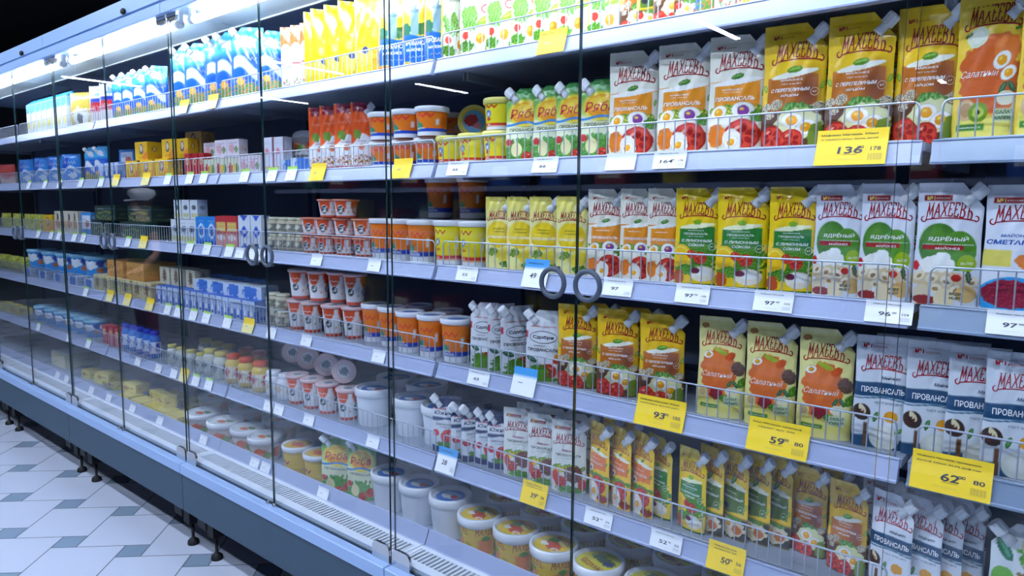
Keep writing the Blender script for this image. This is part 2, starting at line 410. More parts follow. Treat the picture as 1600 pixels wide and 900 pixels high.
    ('salad_big', 2, 0.077, 0.242, 0, 3.0, (0.834, 0.694, 1.0), 'f', ''),
    ('salad_big', 2, 0.171, 0.23, 0, 3.0, (0.834, 0.694, 1.0), 'f', ''),
    ('bag_yellow', 3, -5.653, 0.26, 0, 10.0, (0.834, 0.694, 1.0), 'f', ''),
    ('bag_yellow', 3, -5.4, 0.26, 0, 10.0, (0.834, 0.694, 1.0), 'f', ''),
    ('bag_yellow', 3, -5.163, 0.26, 0, 10.0, (0.834, 0.694, 1.0), 'f', ''),
    ('bag_yellow', 3, -4.965, 0.26, 0, 10.0, (0.834, 0.694, 1.0), 'f', ''),
    ('pack_beige', 3, -5.742, 0.286, 0, 0.0, (0.5, 0.417, 0.6), 'b', ''),
    ('pack_beige', 3, -5.491, 0.28, 0, 0.0, (0.5, 0.417, 0.6), 'b', ''),
    ('pack_beige', 3, -5.255, 0.274, 0, 0.0, (0.5, 0.417, 0.6), 'b', ''),
    ('pack_beige', 3, -5.063, 0.277, 0, 0.0, (0.5, 0.417, 0.6), 'b', ''),
    ('pack_beige', 3, -4.806, 0.25, 0, 0.0, 0.6, 'b', ''),
    ('box_yellow', 3, -4.655, 0.25, 0, 5.0, 1.2, 'f', ''),
    ('box_dog', 3, -4.462, 0.25, 0, 5.0, 1.15, 'f', ''),
    ('box_dog', 3, -4.279, 0.25, 0, 5.0, 1.15, 'f', ''),
    ('box_bluewhite', 3, -4.115, 0.256, 0, 5.0, (0.918, 0.763, 1.1), 'f', ''),
    ('crate', 3, -3.921, 0.31, 0, 0.0, (0.834, 0.694, 1.0), 'f', ''),
    ('crate', 3, -3.421, 0.31, 0, 0.0, 1.0, 'f', ''),
    ('crate', 3, -3.783, 0.31, 0.087, 0.0, 0.9, 'u', ''),
    ('crate', 3, -3.361, 0.31, 0.087, 0.0, 0.9, 'u', ''),
    ('carton_white', 3, -2.988, 0.24, 0, 5.0, 1.0, 'f', ''),
    ('carton_white', 3, -2.908, 0.24, 0, 5.0, 1.0, 'f', ''),
    ('carton_white', 3, -2.83, 0.24, 0, 5.0, 1.0, 'f', ''),
    ('carton_white', 3, -2.971, 0.24, 0.108, 5.0, 0.8, 'u', ''),
    ('carton_white', 3, -2.892, 0.24, 0.108, 5.0, 0.8, 'u', ''),
    ('carton_white', 3, -2.815, 0.24, 0.108, 5.0, 0.8, 'u', ''),
    ('carton_blue', 3, -2.734, 0.235, 0, 5.0, 1.0, 'f', ''),
    ('carton_blue', 3, -2.645, 0.235, 0, 5.0, 1.0, 'f', ''),
    ('carton_red', 3, -2.564, 0.235, 0, 5.0, 1.0, 'f', ''),
    ('carton_red', 3, -2.477, 0.235, 0, 5.0, 1.0, 'f', ''),
    ('carton_diamond', 3, -2.387, 0.235, 0, 5.0, (0.941, 0.886, 1.0), 'f', ''),
    ('carton_diamond', 3, -2.316, 0.241, 0, 5.0, (0.834, 0.694, 1.0), 'f', ''),
    ('jar_cream', 3, -2.253, 0.265, 0, 0.0, (0.927, 0.927, 1.0), 'f', ''),
    ('jar_cream', 3, -2.195, 0.268, 0, 0.0, (0.927, 0.927, 1.0), 'f', ''),
    ('jar_cream', 3, -2.138, 0.274, 0, 0.0, (0.927, 0.927, 1.0), 'f', ''),
    ('jar_cream', 3, -2.078, 0.274, 0, 0.0, (0.927, 0.927, 1.0), 'f', ''),
    ('jar_cream', 3, -2.25, 0.265, 0.064, 0.0, (0.927, 0.927, 1.0), 'u', ''),
    ('jar_cream', 3, -2.192, 0.268, 0.064, 0.0, (0.927, 0.927, 1.0), 'u', ''),
    ('jar_cream', 3, -2.135, 0.274, 0.064, 0.0, (0.927, 0.927, 1.0), 'u', ''),
    ('jar_cream', 3, -2.076, 0.274, 0.064, 0.0, (0.927, 0.927, 1.0), 'u', ''),
    ('cup_short', 3, -2.001, 0.269, 0, 10.0, (0.927, 0.927, 1.0), 'f', ''),
    ('cup_short', 3, -1.901, 0.263, 0, 10.0, (0.927, 0.927, 1.0), 'f', ''),
    ('cup_short', 3, -1.803, 0.269, 0, 10.0, (0.927, 0.927, 1.0), 'f', ''),
    ('cup_short', 3, -1.707, 0.278, 0, 10.0, (0.927, 0.927, 1.0), 'f', ''),
    ('cup_short', 3, -1.998, 0.266, 0.066, 30.0, (0.927, 0.927, 1.0), 'u', ''),
    ('cup_short', 3, -1.898, 0.257, 0.066, 30.0, (0.927, 0.927, 1.0), 'u', ''),
    ('cup_short', 3, -1.801, 0.266, 0.066, 30.0, (0.927, 0.927, 1.0), 'u', ''),
    ('cup_short', 3, -1.705, 0.275, 0.066, 30.0, (0.927, 0.927, 1.0), 'u', ''),
    ('cup_short', 3, -1.864, 0.248, 0.132, 20.0, (0.927, 0.927, 1.0), 'c', ''),
    ('cup_short', 3, -1.767, 0.245, 0.132, 20.0, (0.927, 0.927, 1.0), 'c', ''),
    ('cup_short', 3, -1.857, 0.365, 0.066, 20.0, (0.927, 0.927, 1.0), 'b', ''),
    ('cup_short', 3, -1.758, 0.359, 0.066, 20.0, (0.927, 0.927, 1.0), 'b', ''),
    ('orange_tub', 3, -1.606, 0.2736, 0, 20.1, (0.927, 0.927, 1.0), 'f', ''),
    ('orange_tub', 3, -1.382, 0.2466, 0, 18.9, 1.0, 'f', ''),
    ('orange_tub', 3, -1.502, 0.27, 0, 19.5, (0.927, 0.927, 1.0), 'f', ''),
    ('orange_tub', 3, -1.512, 0.4, 0.0, 18.7, 1.0, 'b', ''),
    ('orange_tub', 3, -1.343, 0.4, 0.0, 17.5, 1.0, 'b', ''),
    ('orange_tub', 3, -1.462, 0.4, 0.135, 18.3, 1.0, 'c', ''),
    ('orange_tub', 3, -1.315, 0.4, 0.135, 17.3, 1.0, 'c', ''),
    ('yellow_tub', 3, -1.262, 0.245, 0, 18.0, 1.0, 'f', ''),
    ('yellow_tub', 3, -1.156, 0.245, 0, 17.2, 1.0, 'f', ''),
    ('lemon_pale', 3, -1.044, 0.225, 0, 20.0, 1.0, 'f', ''),
    ('lemon_pale', 3, -0.966, 0.225, 0, 20.0, 1.0, 'f', ''),
    ('lemon_pale', 3, -0.887, 0.225, 0, 20.0, 1.0, 'f', ''),
    ('lemon_pale', 3, -0.798, 0.225, 0, 20.0, 1.0, 'f', ''),
    ('cream_small', 3, -0.695, 0.228, 0, 18.0, 1.0, 'f', ''),
    ('cream_small', 3, -0.606, 0.228, 0, 18.0, (0.913, 0.833, 1.0), 'f', ''),
    ('cream_small', 3, -0.535, 0.228, 0, 18.0, (0.86, 0.737, 1.0), 'f', ''),
    ('lemon', 3, -0.453, 0.228, 0, 12.0, (0.941, 0.886, 1.0), 'f', ''),
    ('lemon', 3, -0.349, 0.228, 0, 12.0, 1.0, 'f', ''),
    ('lemon', 3, -0.242, 0.228, 0, 12.0, (0.873, 0.76, 1.0), 'f', ''),
    ('cucumber', 3, -0.152, 0.231, 0, 7.0, (0.834, 0.694, 1.0), 'f', ''),
    ('cucumber', 3, -0.065, 0.227, 0, 7.0, (0.834, 0.694, 1.0), 'f', ''),
    ('cucumber', 3, 0.036, 0.226, 0, 7.0, (0.927, 0.859, 1.0), 'f', ''),
    ('sour', 3, 0.144, 0.232, 0, 0.0, (0.927, 0.886, 0.97), 'f', ''),
    ('lemon', 3, -0.419, 0.29, 0, 12.0, 1.0, 'b', ''),
    ('lemon', 3, -0.316, 0.29, 0, 12.0, 1.0, 'b', ''),
    ('cucumber', 3, -0.138, 0.29, 0, 8.0, 1.0, 'b', ''),
    ('cucumber', 3, -0.011, 0.29, 0, 8.0, 1.0, 'b', ''),
    ('bag_yellow', 4, -5.791, 0.27, 0, 10.0, 1.0, 'f', ''),
    ('bag_yellow', 4, -5.587, 0.27, 0, 10.0, 1.0, 'f', ''),
    ('bag_yellow', 4, -5.366, 0.27, 0, 10.0, 1.0, 'f', ''),
    ('blue_tub', 4, -5.036, 0.278, 0.05, 29.5, 1.0, 'f', ''),
    ('blue_tub', 4, -4.754, 0.278, 0.05, 29.1, 1.0, 'f', ''),
    ('blue_tub', 4, -4.515, 0.278, 0.05, 28.8, (0.97, 0.97, 1.0), 'f', ''),
    ('tray_white', 4, -5.039, 0.2525, 0, 0.0, 1.0, 'f', ''),
    ('tray_white', 4, -4.755, 0.2525, 0, 0.0, 1.0, 'f', ''),
    ('tray_white', 4, -4.493, 0.2525, 0, 0.0, 1.0, 'f', ''),
    ('tray_white', 4, -4.25, 0.2525, 0, 0.0, 1.0, 'f', ''),
    ('tray_white', 4, -4.024, 0.2525, 0, 0.0, (0.97, 0.941, 1.0), 'f', ''),
    ('blue_tub', 4, -4.355, 0.3, 0.051, 28.5, (0.97, 0.97, 1.0), 'u', ''),
    ('blue_tub', 4, -4.124, 0.3, 0.051, 28.1, 1.0, 'u', ''),
    ('box_stripe', 4, -3.897, 0.2725, 0, 0.0, (0.97, 0.941, 1.0), 'f', ''),
    ('box_stripe', 4, -3.778, 0.2725, 0, 0.0, 1.0, 'f', ''),
    ('box_stripe', 4, -3.648, 0.2725, 0, 0.0, 1.0, 'f', ''),
    ('box_stripe', 4, -3.523, 0.2725, 0, 0.0, 1.0, 'f', ''),
    ('box_stripe', 4, -3.396, 0.2725, 0, 0.0, (0.97, 0.941, 1.0), 'f', ''),
    ('box_stripe', 4, -3.289, 0.2725, 0, 0.0, (0.97, 0.941, 1.0), 'f', ''),
    ('box_wood', 4, -3.689, 0.29, 0.087, 0.0, 1.0, 'u', ''),
    ('box_wood', 4, -3.442, 0.29, 0.087, 0.0, 1.0, 'u', ''),
    ('pack_beige', 4, -3.173, 0.28, 0.087, 0.0, 1.0, 'u', ''),
    ('pack_beige', 4, -3.055, 0.28, 0.087, 0.0, 1.0, 'u', ''),
    ('pack_beige', 4, -2.93, 0.28, 0.087, 0.0, (0.899, 0.808, 1.0), 'u', ''),
    ('pack_blue', 4, -3.148, 0.2375, 0, 0.0, 1.0, 'f', ''),
    ('pack_blue', 4, -3.089, 0.2375, 0, 0.0, 1.0, 'f', ''),
    ('pack_blue', 4, -3.03, 0.2375, 0, 0.0, 1.0, 'f', ''),
    ('pack_blue', 4, -2.973, 0.2375, 0, 0.0, 1.0, 'f', ''),
    ('pack_blue', 4, -2.917, 0.2375, 0, 0.0, 1.0, 'f', ''),
    ('pack_blue', 4, -2.863, 0.2375, 0, 0.0, 1.0, 'f', ''),
    ('pack_blue', 4, -2.803, 0.2375, 0, 0.0, 1.0, 'f', ''),
    ('pack_blue', 4, -2.745, 0.2375, 0, 0.0, 1.0, 'f', ''),
    ('pack_blue', 4, -2.689, 0.2375, 0, 0.0, 1.0, 'f', ''),
    ('pack_blue', 4, -2.634, 0.2375, 0, 0.0, 1.0, 'f', ''),
    ('pack_blue', 4, -2.58, 0.2375, 0, 0.0, 1.0, 'f', ''),
    ('pack_blue', 4, -2.527, 0.2375, 0, 0.0, 1.0, 'f', ''),
    ('pack_blue', 4, -2.475, 0.2375, 0, 0.0, 1.0, 'f', ''),
    ('pack_blue', 4, -2.425, 0.2375, 0, 0.0, 1.0, 'f', ''),
    ('pack_blue', 4, -2.375, 0.2375, 0, 0.0, (0.955, 0.913, 1.0), 'f', ''),
    ('pack_blue', 4, -2.327, 0.2375, 0, 0.0, (0.955, 0.913, 1.0), 'f', ''),
    ('tray_white', 4, -2.798, 0.273, 0.086, 12.0, (0.834, 0.694, 1.0), 'u', ''),
    ('tray_white', 4, -2.668, 0.27, 0.086, 12.0, (0.834, 0.694, 1.0), 'u', ''),
    ('tray_white', 4, -2.529, 0.27, 0.086, 12.0, (0.834, 0.694, 1.0), 'u', ''),
    ('tray_white', 4, -2.397, 0.27, 0.086, 12.0, (0.873, 0.76, 1.0), 'u', ''),
    ('bag_blue', 4, -2.879, 0.36, 0.0, 25.0, (0.809, 0.728, 0.9), 'c', ''),
    ('bag_blue', 4, -2.724, 0.36, 0.0, 25.0, (0.75, 0.625, 0.9), 'c', ''),
    ('bag_blue', 4, -2.583, 0.36, 0.0, 25.0, (0.761, 0.644, 0.9), 'c', ''),
    ('jar_cream', 4, -2.23, 0.235, 0, 0.0, 1.0, 'f', ''),
    ('jar_cream', 4, -2.162, 0.235, 0, 0.0, 1.0, 'f', ''),
    ('jar_cream', 4, -2.226, 0.235, 0.064, 0.0, 1.0, 'u', ''),
    ('jar_cream', 4, -2.159, 0.235, 0.064, 0.0, 1.0, 'u', ''),
    ('cup', 4, -2.074, 0.246, 0, 25.0, (0.927, 0.927, 1.0), 'f', ''),
    ('cup', 4, -1.978, 0.243, 0, 25.0, (0.927, 0.927, 1.0), 'f', ''),
    ('cup', 4, -1.856, 0.246, 0, 25.0, (0.927, 0.927, 1.0), 'f', ''),
    ('cup', 4, -1.765, 0.267, 0, 25.0, (0.927, 0.927, 1.0), 'f', ''),
    ('cup', 4, -2.05, 0.242, 0.119, 25.0, 0.98, 'u', ''),
    ('cup', 4, -1.944, 0.248, 0.119, 25.0, (0.909, 0.909, 0.98), 'u', ''),
    ('cup', 4, -1.858, 0.275, 0.119, 25.0, (0.909, 0.909, 0.98), 'u', ''),
    ('cup', 4, -1.765, 0.275, 0.119, 25.0, (0.909, 0.909, 0.98), 'u', ''),
    ('orange_tub', 4, -1.671, 0.2856, 0, 20.4, (0.927, 0.927, 1.0), 'f', ''),
    ('orange_tub', 4, -1.445, 0.2466, 0, 19.3, (0.927, 0.927, 1.0), 'f', ''),
    ('orange_tub', 4, -1.344, 0.2466, 0, 18.6, (0.927, 0.927, 1.0), 'f', ''),
    ('orange_tub', 4, -1.234, 0.2466, 0, 17.8, 1.0, 'f', ''),
    ('orange_tub', 4, -1.57, 0.275, 0, 19.9, (0.927, 0.927, 1.0), 'f', ''),
    ('orange_tub', 4, -1.535, 0.368, 0, 19.0, (0.927, 0.927, 1.0), 'b', ''),
    ('orange_tub', 4, -1.377, 0.35, 0, 18.1, 1.0, 'b', ''),
    ('sdobri', 4, -1.109, 0.234, 0, 24.0, (0.834, 0.694, 1.0), 'f', ''),
    ('sdobri', 4, -1.053, 0.2426, 0, 68.0, (0.834, 0.694, 1.0), 'f', ''),
    ('sdobri', 4, -0.995, 0.2426, 0, 68.0, 1.0, 'f', ''),
    ('sdobri', 4, -0.886, 0.228, 0, 20.0, 1.0, 'f', ''),
    ('quail_small', 4, -0.777, 0.228, 0, 16.0, 1.0, 'f', ''),
    ('quail_small', 4, -0.655, 0.228, 0, 16.0, 1.0, 'f', ''),
    ('quail_small', 4, -0.533, 0.228, 0, 16.0, 1.0, 'f', ''),
    ('salad', 4, -0.384, 0.228, 0, 10.0, 1.0, 'f', ''),
    ('salad', 4, -0.273, 0.228, 0, 10.0, 1.0, 'f', ''),
    ('salad', 4, -0.161, 0.228, 0, 10.0, 1.0, 'f', ''),
    ('navy_flat', 4, -0.059, 0.231, 0, 11.0, (0.834, 0.694, 1.0), 'f', ''),
    ('navy_flat', 4, 0.029, 0.237, 0, 11.0, (0.834, 0.694, 1.0), 'f', ''),
    ('navy_flat', 4, 0.099, 0.231, 0, 11.0, (0.834, 0.694, 1.0), 'f', ''),
    ('navy_flat', 4, 0.158, 0.216, 0, 11.0, (0.834, 0.694, 1.0), 'f', ''),
    ('navy_flat', 4, -0.028, 0.27, 0, 10.0, (0.913, 0.833, 1.0), 'b', ''),
    ('navy_flat', 4, 0.059, 0.27, 0, 10.0, (0.913, 0.833, 1.0), 'b', ''),
    ('quail_small', 4, -0.749, 0.285, 0, 16.0, 1.0, 'b', ''),
    ('quail_small', 4, -0.624, 0.285, 0, 16.0, 1.0, 'b', ''),
    ('box_butter', 5, -5.803, 0.25, 0, 0.0, 1.0, 'f', ''),
    ('box_butter', 5, -5.597, 0.25, 0, 0.0, 1.0, 'f', ''),
    ('box_butter', 5, -5.402, 0.25, 0, 0.0, 1.0, 'f', ''),
    ('blue_tub', 5, -5.004, 0.27, 0, 29.5, 0.8, 'f', ''),
    ('blue_tub', 5, -4.815, 0.27, 0, 29.2, 0.8, 'f', ''),
    ('blue_tub', 5, -4.635, 0.27, 0, 29.0, 0.8, 'f', ''),
    ('blue_tub', 5, -4.465, 0.27, 0, 28.8, 0.8, 'f', ''),
    ('blue_tub', 5, -4.303, 0.27, 0, 28.5, 0.8, 'f', ''),
    ('blue_tub', 5, -4.149, 0.27, 0, 28.3, 0.8, 'f', ''),
    ('box_red', 5, -3.882, 0.235, 0, 0.0, 1.0, 'f', ''),
    ('box_red', 5, -3.796, 0.235, 0, 0.0, 1.0, 'f', ''),
    ('box_red', 5, -3.713, 0.235, 0, 0.0, 1.0, 'f', ''),
    ('bottle_blue', 5, -3.645, 0.235, 0, 0.0, 1.0, 'f', ''),
    ('bottle_blue', 5, -3.557, 0.235, 0, 0.0, 1.0, 'f', ''),
    ('bottle_blue', 5, -3.473, 0.235, 0, 0.0, 1.0, 'f', ''),
    ('bottle_blue', 5, -3.39, 0.235, 0, 0.0, 1.0, 'f', ''),
    ('bottle_blue', 5, -3.311, 0.235, 0, 0.0, 1.0, 'f', ''),
    ('jar_gold', 5, -3.136, 0.24, 0, 0.0, 0.75, 'f', ''),
    ('jar_gold', 5, -3.044, 0.24, 0, 0.0, 0.75, 'f', ''),
    ('jar_gold', 5, -2.948, 0.24, 0, 0.0, 0.75, 'f', ''),
    ('jar_gold', 5, -2.851, 0.24, 0, 0.0, 0.75, 'f', ''),
    ('jar_gold', 5, -2.762, 0.24, 0, 0.0, 1.0, 'f', ''),
    ('jar_gold', 5, -2.666, 0.24, 0, 0.0, 1.0, 'f', ''),
    ('jar_gold', 5, -3.008, 0.34, 0, 0.0, 1.0, 'b', ''),
    ('jar_gold', 5, -2.897, 0.34, 0, 0.0, 1.0, 'b', ''),
    ('jar_gold', 5, -2.791, 0.34, 0, 0.0, 1.0, 'b', ''),
    ('jar_red', 5, -2.561, 0.24, 0, 0.0, 1.0, 'f', ''),
    ('jar_red', 5, -2.457, 0.24, 0, 0.0, 1.0, 'f', ''),
    ('jar_red', 5, -2.348, 0.24, 0, 0.0, 1.0, 'f', ''),
    ('jar_white', 5, -2.253, 0.24, 0, 0.0, 1.0, 'f', ''),
    ('jar_white', 5, -2.171, 0.24, 0, 0.0, (0.941, 0.941, 1.0), 'f', ''),
    ('jar_red', 5, -2.64, 0.34, 0, 0.0, 1.0, 'b', ''),
    ('jar_red', 5, -2.533, 0.34, 0, 0.0, 1.0, 'b', ''),
    ('cup', 5, -2.091, 0.243, 0, 20.0, (0.941, 0.941, 1.0), 'f', ''),
    ('cup', 5, -1.99, 0.243, 0, 20.0, (0.955, 0.955, 1.0), 'f', ''),
    ('cup', 5, -1.893, 0.243, 0, 20.0, (0.955, 0.955, 1.0), 'f', ''),
    ('cup', 5, -1.775, 0.243, 0, 20.0, (0.927, 0.927, 1.0), 'f', ''),
    ('cup', 5, -2.317, 0.391, 0.119, 48.0, (0.927, 0.927, 1.0), 'u', 'lie'),
    ('cup', 5, -2.176, 0.367, 0.119, 48.0, (0.927, 0.927, 1.0), 'u', 'lie'),
    ('cup', 5, -2.03, 0.349, 0.119, 48.0, (0.927, 0.927, 1.0), 'u', 'lie'),
    ('cup', 5, -1.888, 0.325, 0.119, 48.0, (0.927, 0.927, 1.0), 'u', 'lie'),
    ('bucket', 5, -1.664, 0.275, 0, 0.0, (0.927, 0.927, 1.0), 'f', ''),
    ('bucket', 5, -1.482, 0.288, 0, 0.0, (0.89, 0.89, 0.96), 'f', ''),
    ('bucket', 5, -1.341, 0.285, 0, 0.0, (0.89, 0.89, 0.96), 'f', ''),
    ('bucket', 5, -1.729, 0.43, 0, 0.0, 1.0, 'b', ''),
    ('bucket', 5, -1.562, 0.43, 0, 0.0, 1.0, 'b', ''),
    ('navy_tomato', 5, -1.264, 0.232, 0, 28.0, (0.944, 0.847, 1.05), 'f', ''),
    ('navy_tomato', 5, -1.189, 0.2389, 0, 62.0, (0.97, 0.941, 1.0), 'f', ''),
    ('navy_tomato', 5, -1.146, 0.2389, 0, 62.0, (0.97, 0.941, 1.0), 'f', ''),
    ('navy_tomato', 5, -1.094, 0.238, 0, 32.0, (0.818, 0.68, 0.98), 'f', ''),
    ('navy_tomato', 5, -1.044, 0.235, 0, 32.0, (0.818, 0.68, 0.98), 'f', ''),
    ('food', 5, -0.97, 0.23, 0, 22.0, 1.0, 'f', ''),
    ('food', 5, -0.883, 0.23, 0, 22.0, 1.0, 'f', ''),
    ('food', 5, -0.799, 0.23, 0, 22.0, 1.0, 'f', ''),
    ('food', 5, -0.975, 0.295, 0, 22.0, 1.0, 'b', ''),
    ('food', 5, -0.888, 0.295, 0, 22.0, 1.0, 'b', ''),
    ('food', 5, -0.811, 0.295, 0, 22.0, 1.0, 'b', ''),
    ('orange', 5, -0.705, 0.235, 0, -20.0, (0.941, 0.886, 1.0), 'f', ''),
    ('orange', 5, -0.64, 0.235, 0, -20.0, (0.886, 0.784, 1.0), 'f', ''),
    ('orange', 5, -0.577, 0.235, 0, -20.0, (0.913, 0.833, 1.0), 'f', ''),
    ('orange', 5, -0.717, 0.31, 0, -20.0, (0.847, 0.715, 1.0), 'b', ''),
    ('orange', 5, -0.658, 0.31, 0, -20.0, (0.847, 0.715, 1.0), 'b', ''),
    ('lemon', 5, -0.545, 0.26, 0, -24.0, (0.873, 0.847, 0.9), 'f', ''),
    ('lemon', 5, -0.446, 0.235, 0, -14.0, (0.75, 0.625, 0.9), 'f', ''),
    ('olive', 5, -0.406, 0.253, 0, -20.0, (0.834, 0.694, 1.0), 'f', ''),
    ('olive', 5, -0.352, 0.262, 0, -20.0, (0.834, 0.694, 1.0), 'f', ''),
    ('olive', 5, -0.307, 0.277, 0, -20.0, (0.834, 0.694, 1.0), 'f', ''),
    ('olive', 5, -0.265, 0.292, 0, -20.0, (0.834, 0.694, 1.0), 'f', ''),
    ('olive', 5, -0.402, 0.31, 0, -20.0, (0.834, 0.694, 1.0), 'b', ''),
    ('olive', 5, -0.352, 0.322, 0, -20.0, (0.834, 0.694, 1.0), 'b', ''),
    ('olive', 5, -0.303, 0.334, 0, -20.0, (0.834, 0.694, 1.0), 'b', ''),
    ('quail_small', 5, -0.198, 0.295, 0, -9.0, (0.75, 0.625, 0.9), 'f', ''),
    ('quail_small', 5, -0.11, 0.262, 0, -9.0, (0.75, 0.625, 0.9), 'f', ''),
    ('quail_small', 5, -0.228, 0.328, 0, -9.0, (0.75, 0.625, 0.9), 'b', ''),
    ('quail_small', 5, -0.162, 0.337, 0, -9.0, (0.75, 0.625, 0.9), 'b', ''),
    ('navy', 5, -0.022, 0.23, 0, -17.0, (0.834, 0.694, 1.0), 'f', ''),
    ('navy', 5, 0.025, 0.245, 0, -17.0, (0.834, 0.694, 1.0), 'f', ''),
    ('navy', 5, 0.056, 0.266, 0, -17.0, (0.834, 0.694, 1.0), 'f', ''),
    ('navy', 5, 0.087, 0.287, 0, -17.0, (0.834, 0.694, 1.0), 'f', ''),
    ('navy', 5, -0.058, 0.31, 0, -14.0, (0.834, 0.694, 1.0), 'b', ''),
    ('navy', 5, -0.009, 0.328, 0, -14.0, (0.834, 0.694, 1.0), 'b', ''),
    ('navy', 5, 0.04, 0.346, 0, -14.0, (0.834, 0.694, 1.0), 'b', ''),
    ('navy', 5, 0.082, 0.364, 0, -14.0, (0.834, 0.694, 1.0), 'b', ''),
    ('white_green', 5, 0.192, 0.23, 0, 8.0, (0.97, 0.941, 1.0), 'f', ''),
    ('white_green', 5, 0.298, 0.23, 0, 8.0, 1.0, 'f', ''),
    ('box_white', 6, -4.806, 0.36, 0, 0.0, 1.0, 'f', ''),
    ('box_butter', 6, -4.346, 0.3, 0, 0.0, 1.0, 'f', ''),
    ('box_butter', 6, -4.153, 0.3, 0, 0.0, 1.0, 'f', ''),
    ('box_butter', 6, -3.971, 0.3, 0, 0.0, 1.0, 'f', ''),
    ('box_butter', 6, -3.992, 0.26, 0.047, 12.0, 1.0, 'u', ''),
    ('box_butter', 6, -3.636, 0.26, 0.047, 12.0, 1.0, 'u', ''),
    ('box_butter', 6, -3.598, 0.22, 0, 0.0, 1.0, 'f', ''),
    ('box_butter', 6, -3.443, 0.22, 0, 0.0, 1.0, 'f', ''),
    ('box_butter', 6, -3.296, 0.22, 0, 0.0, (0.985, 0.97, 1.0), 'f', ''),
    ('box_butter', 6, -3.177, 0.22, 0, 0.0, (0.985, 0.97, 1.0), 'f', ''),
    ('box_butter', 6, -3.05, 0.22, 0, 0.0, 1.0, 'f', ''),
    ('box_butter', 6, -3.352, 0.256, 0.047, -10.0, (0.918, 0.763, 1.1), 'u', ''),
    ('box_butter', 6, -3.239, 0.25, 0.047, -10.0, (0.918, 0.763, 1.1), 'u', ''),
    ('box_butter', 6, -3.452, 0.37, 0, 0.0, 1.0, 'b', ''),
    ('box_butter', 6, -3.239, 0.37, 0, 0.0, 1.0, 'b', ''),
    ('fruit_tub', 6, -2.844, 0.235, 0, 0.0, 1.0, 'f', ''),
    ('fruit_tub', 6, -2.647, 0.235, 0, 0.0, 1.0, 'f', ''),
    ('fruit_tub', 6, -2.481, 0.247, 0, 0.0, (0.927, 0.927, 1.0), 'f', ''),
    ('fruit_tub', 6, -2.329, 0.24, 0, 0.0, (0.927, 0.927, 1.0), 'f', ''),
    ('fruit_tub', 6, -3.084, 0.41, 0, 0.0, 1.0, 'b', ''),
    ('fruit_tub', 6, -2.78, 0.41, 0, 0.0, 1.0, 'b', ''),
    ('fruit_tub', 6, -2.493, 0.41, 0, 0.0, 1.0, 'b', ''),
    ('amber_tub', 6, -2.086, 0.235, 0, 0.0, 1.0, 'f', ''),
    ('amber_tub', 6, -1.943, 0.235, 0, 0.0, 1.0, 'f', ''),
    ('ryaba', 6, -1.81, 0.222, 0, 30.0, 1.1, 'f', ''),
    ('ryaba', 6, -1.696, 0.239, 0, 28.0, (0.934, 0.776, 1.12), 'f', ''),
    ('bucket', 6, -1.571, 0.265, 0.0, 0.0, (0.927, 0.927, 1.0), 'f', ''),
    ('bucket', 6, -1.422, 0.262, 0.0, 0.0, (0.927, 0.927, 1.0), 'f', ''),
    ('bucket', 6, -1.275, 0.259, 0.0, 0.0, (0.927, 0.927, 1.0), 'f', ''),
    ('bucket', 6, -1.597, 0.404, 0, 0.0, (0.927, 0.927, 1.0), 'b', ''),
    ('bucket', 6, -1.42, 0.407, 0, 0.0, (0.927, 0.927, 1.0), 'b', ''),
    ('bucket', 6, -1.282, 0.452, 0, 0.0, (0.927, 0.927, 1.0), 'b', ''),
    ('mah_bucket', 6, -1.132, 0.241, 0, -20.0, (0.927, 0.927, 1.0), 'f', ''),
    ('mah_bucket', 6, -0.988, 0.241, 0, -20.0, (0.927, 0.927, 1.0), 'f', ''),
    ('mah_bucket', 6, -0.845, 0.232, 0, -20.0, (0.927, 0.927, 1.0), 'f', ''),
    ('mah_bucket_green', 6, -0.7, 0.232, 0, -20.0, (0.941, 0.941, 1.0), 'f', ''),
    ('mah_bucket_green', 6, -0.54, 0.232, 0, -20.0, (0.97, 0.97, 1.0), 'f', ''),
    ('mah_bucket_green', 6, -0.388, 0.232, 0, -20.0, (0.97, 0.97, 1.0), 'f', ''),
    ('mah_bucket', 6, -1.152, 0.39, 0, -20.0, (0.927, 0.927, 1.0), 'b', ''),
    ('mah_bucket', 6, -1.002, 0.39, 0, -20.0, (0.985, 0.985, 1.0), 'b', ''),
    ('mah_bucket_green', 6, -0.848, 0.39, 0, -20.0, (0.97, 0.97, 1.0), 'b', ''),
    ('mah_bucket_green', 6, -0.697, 0.39, 0, -20.0, (0.941, 0.941, 1.0), 'b', ''),
    ('mah_bucket_green', 6, -0.552, 0.393, 0, -20.0, (0.927, 0.927, 1.0), 'b', ''),
    ('mah_bucket_green', 6, -0.408, 0.39, 0, -20.0, (0.927, 0.927, 1.0), 'b', ''),
]
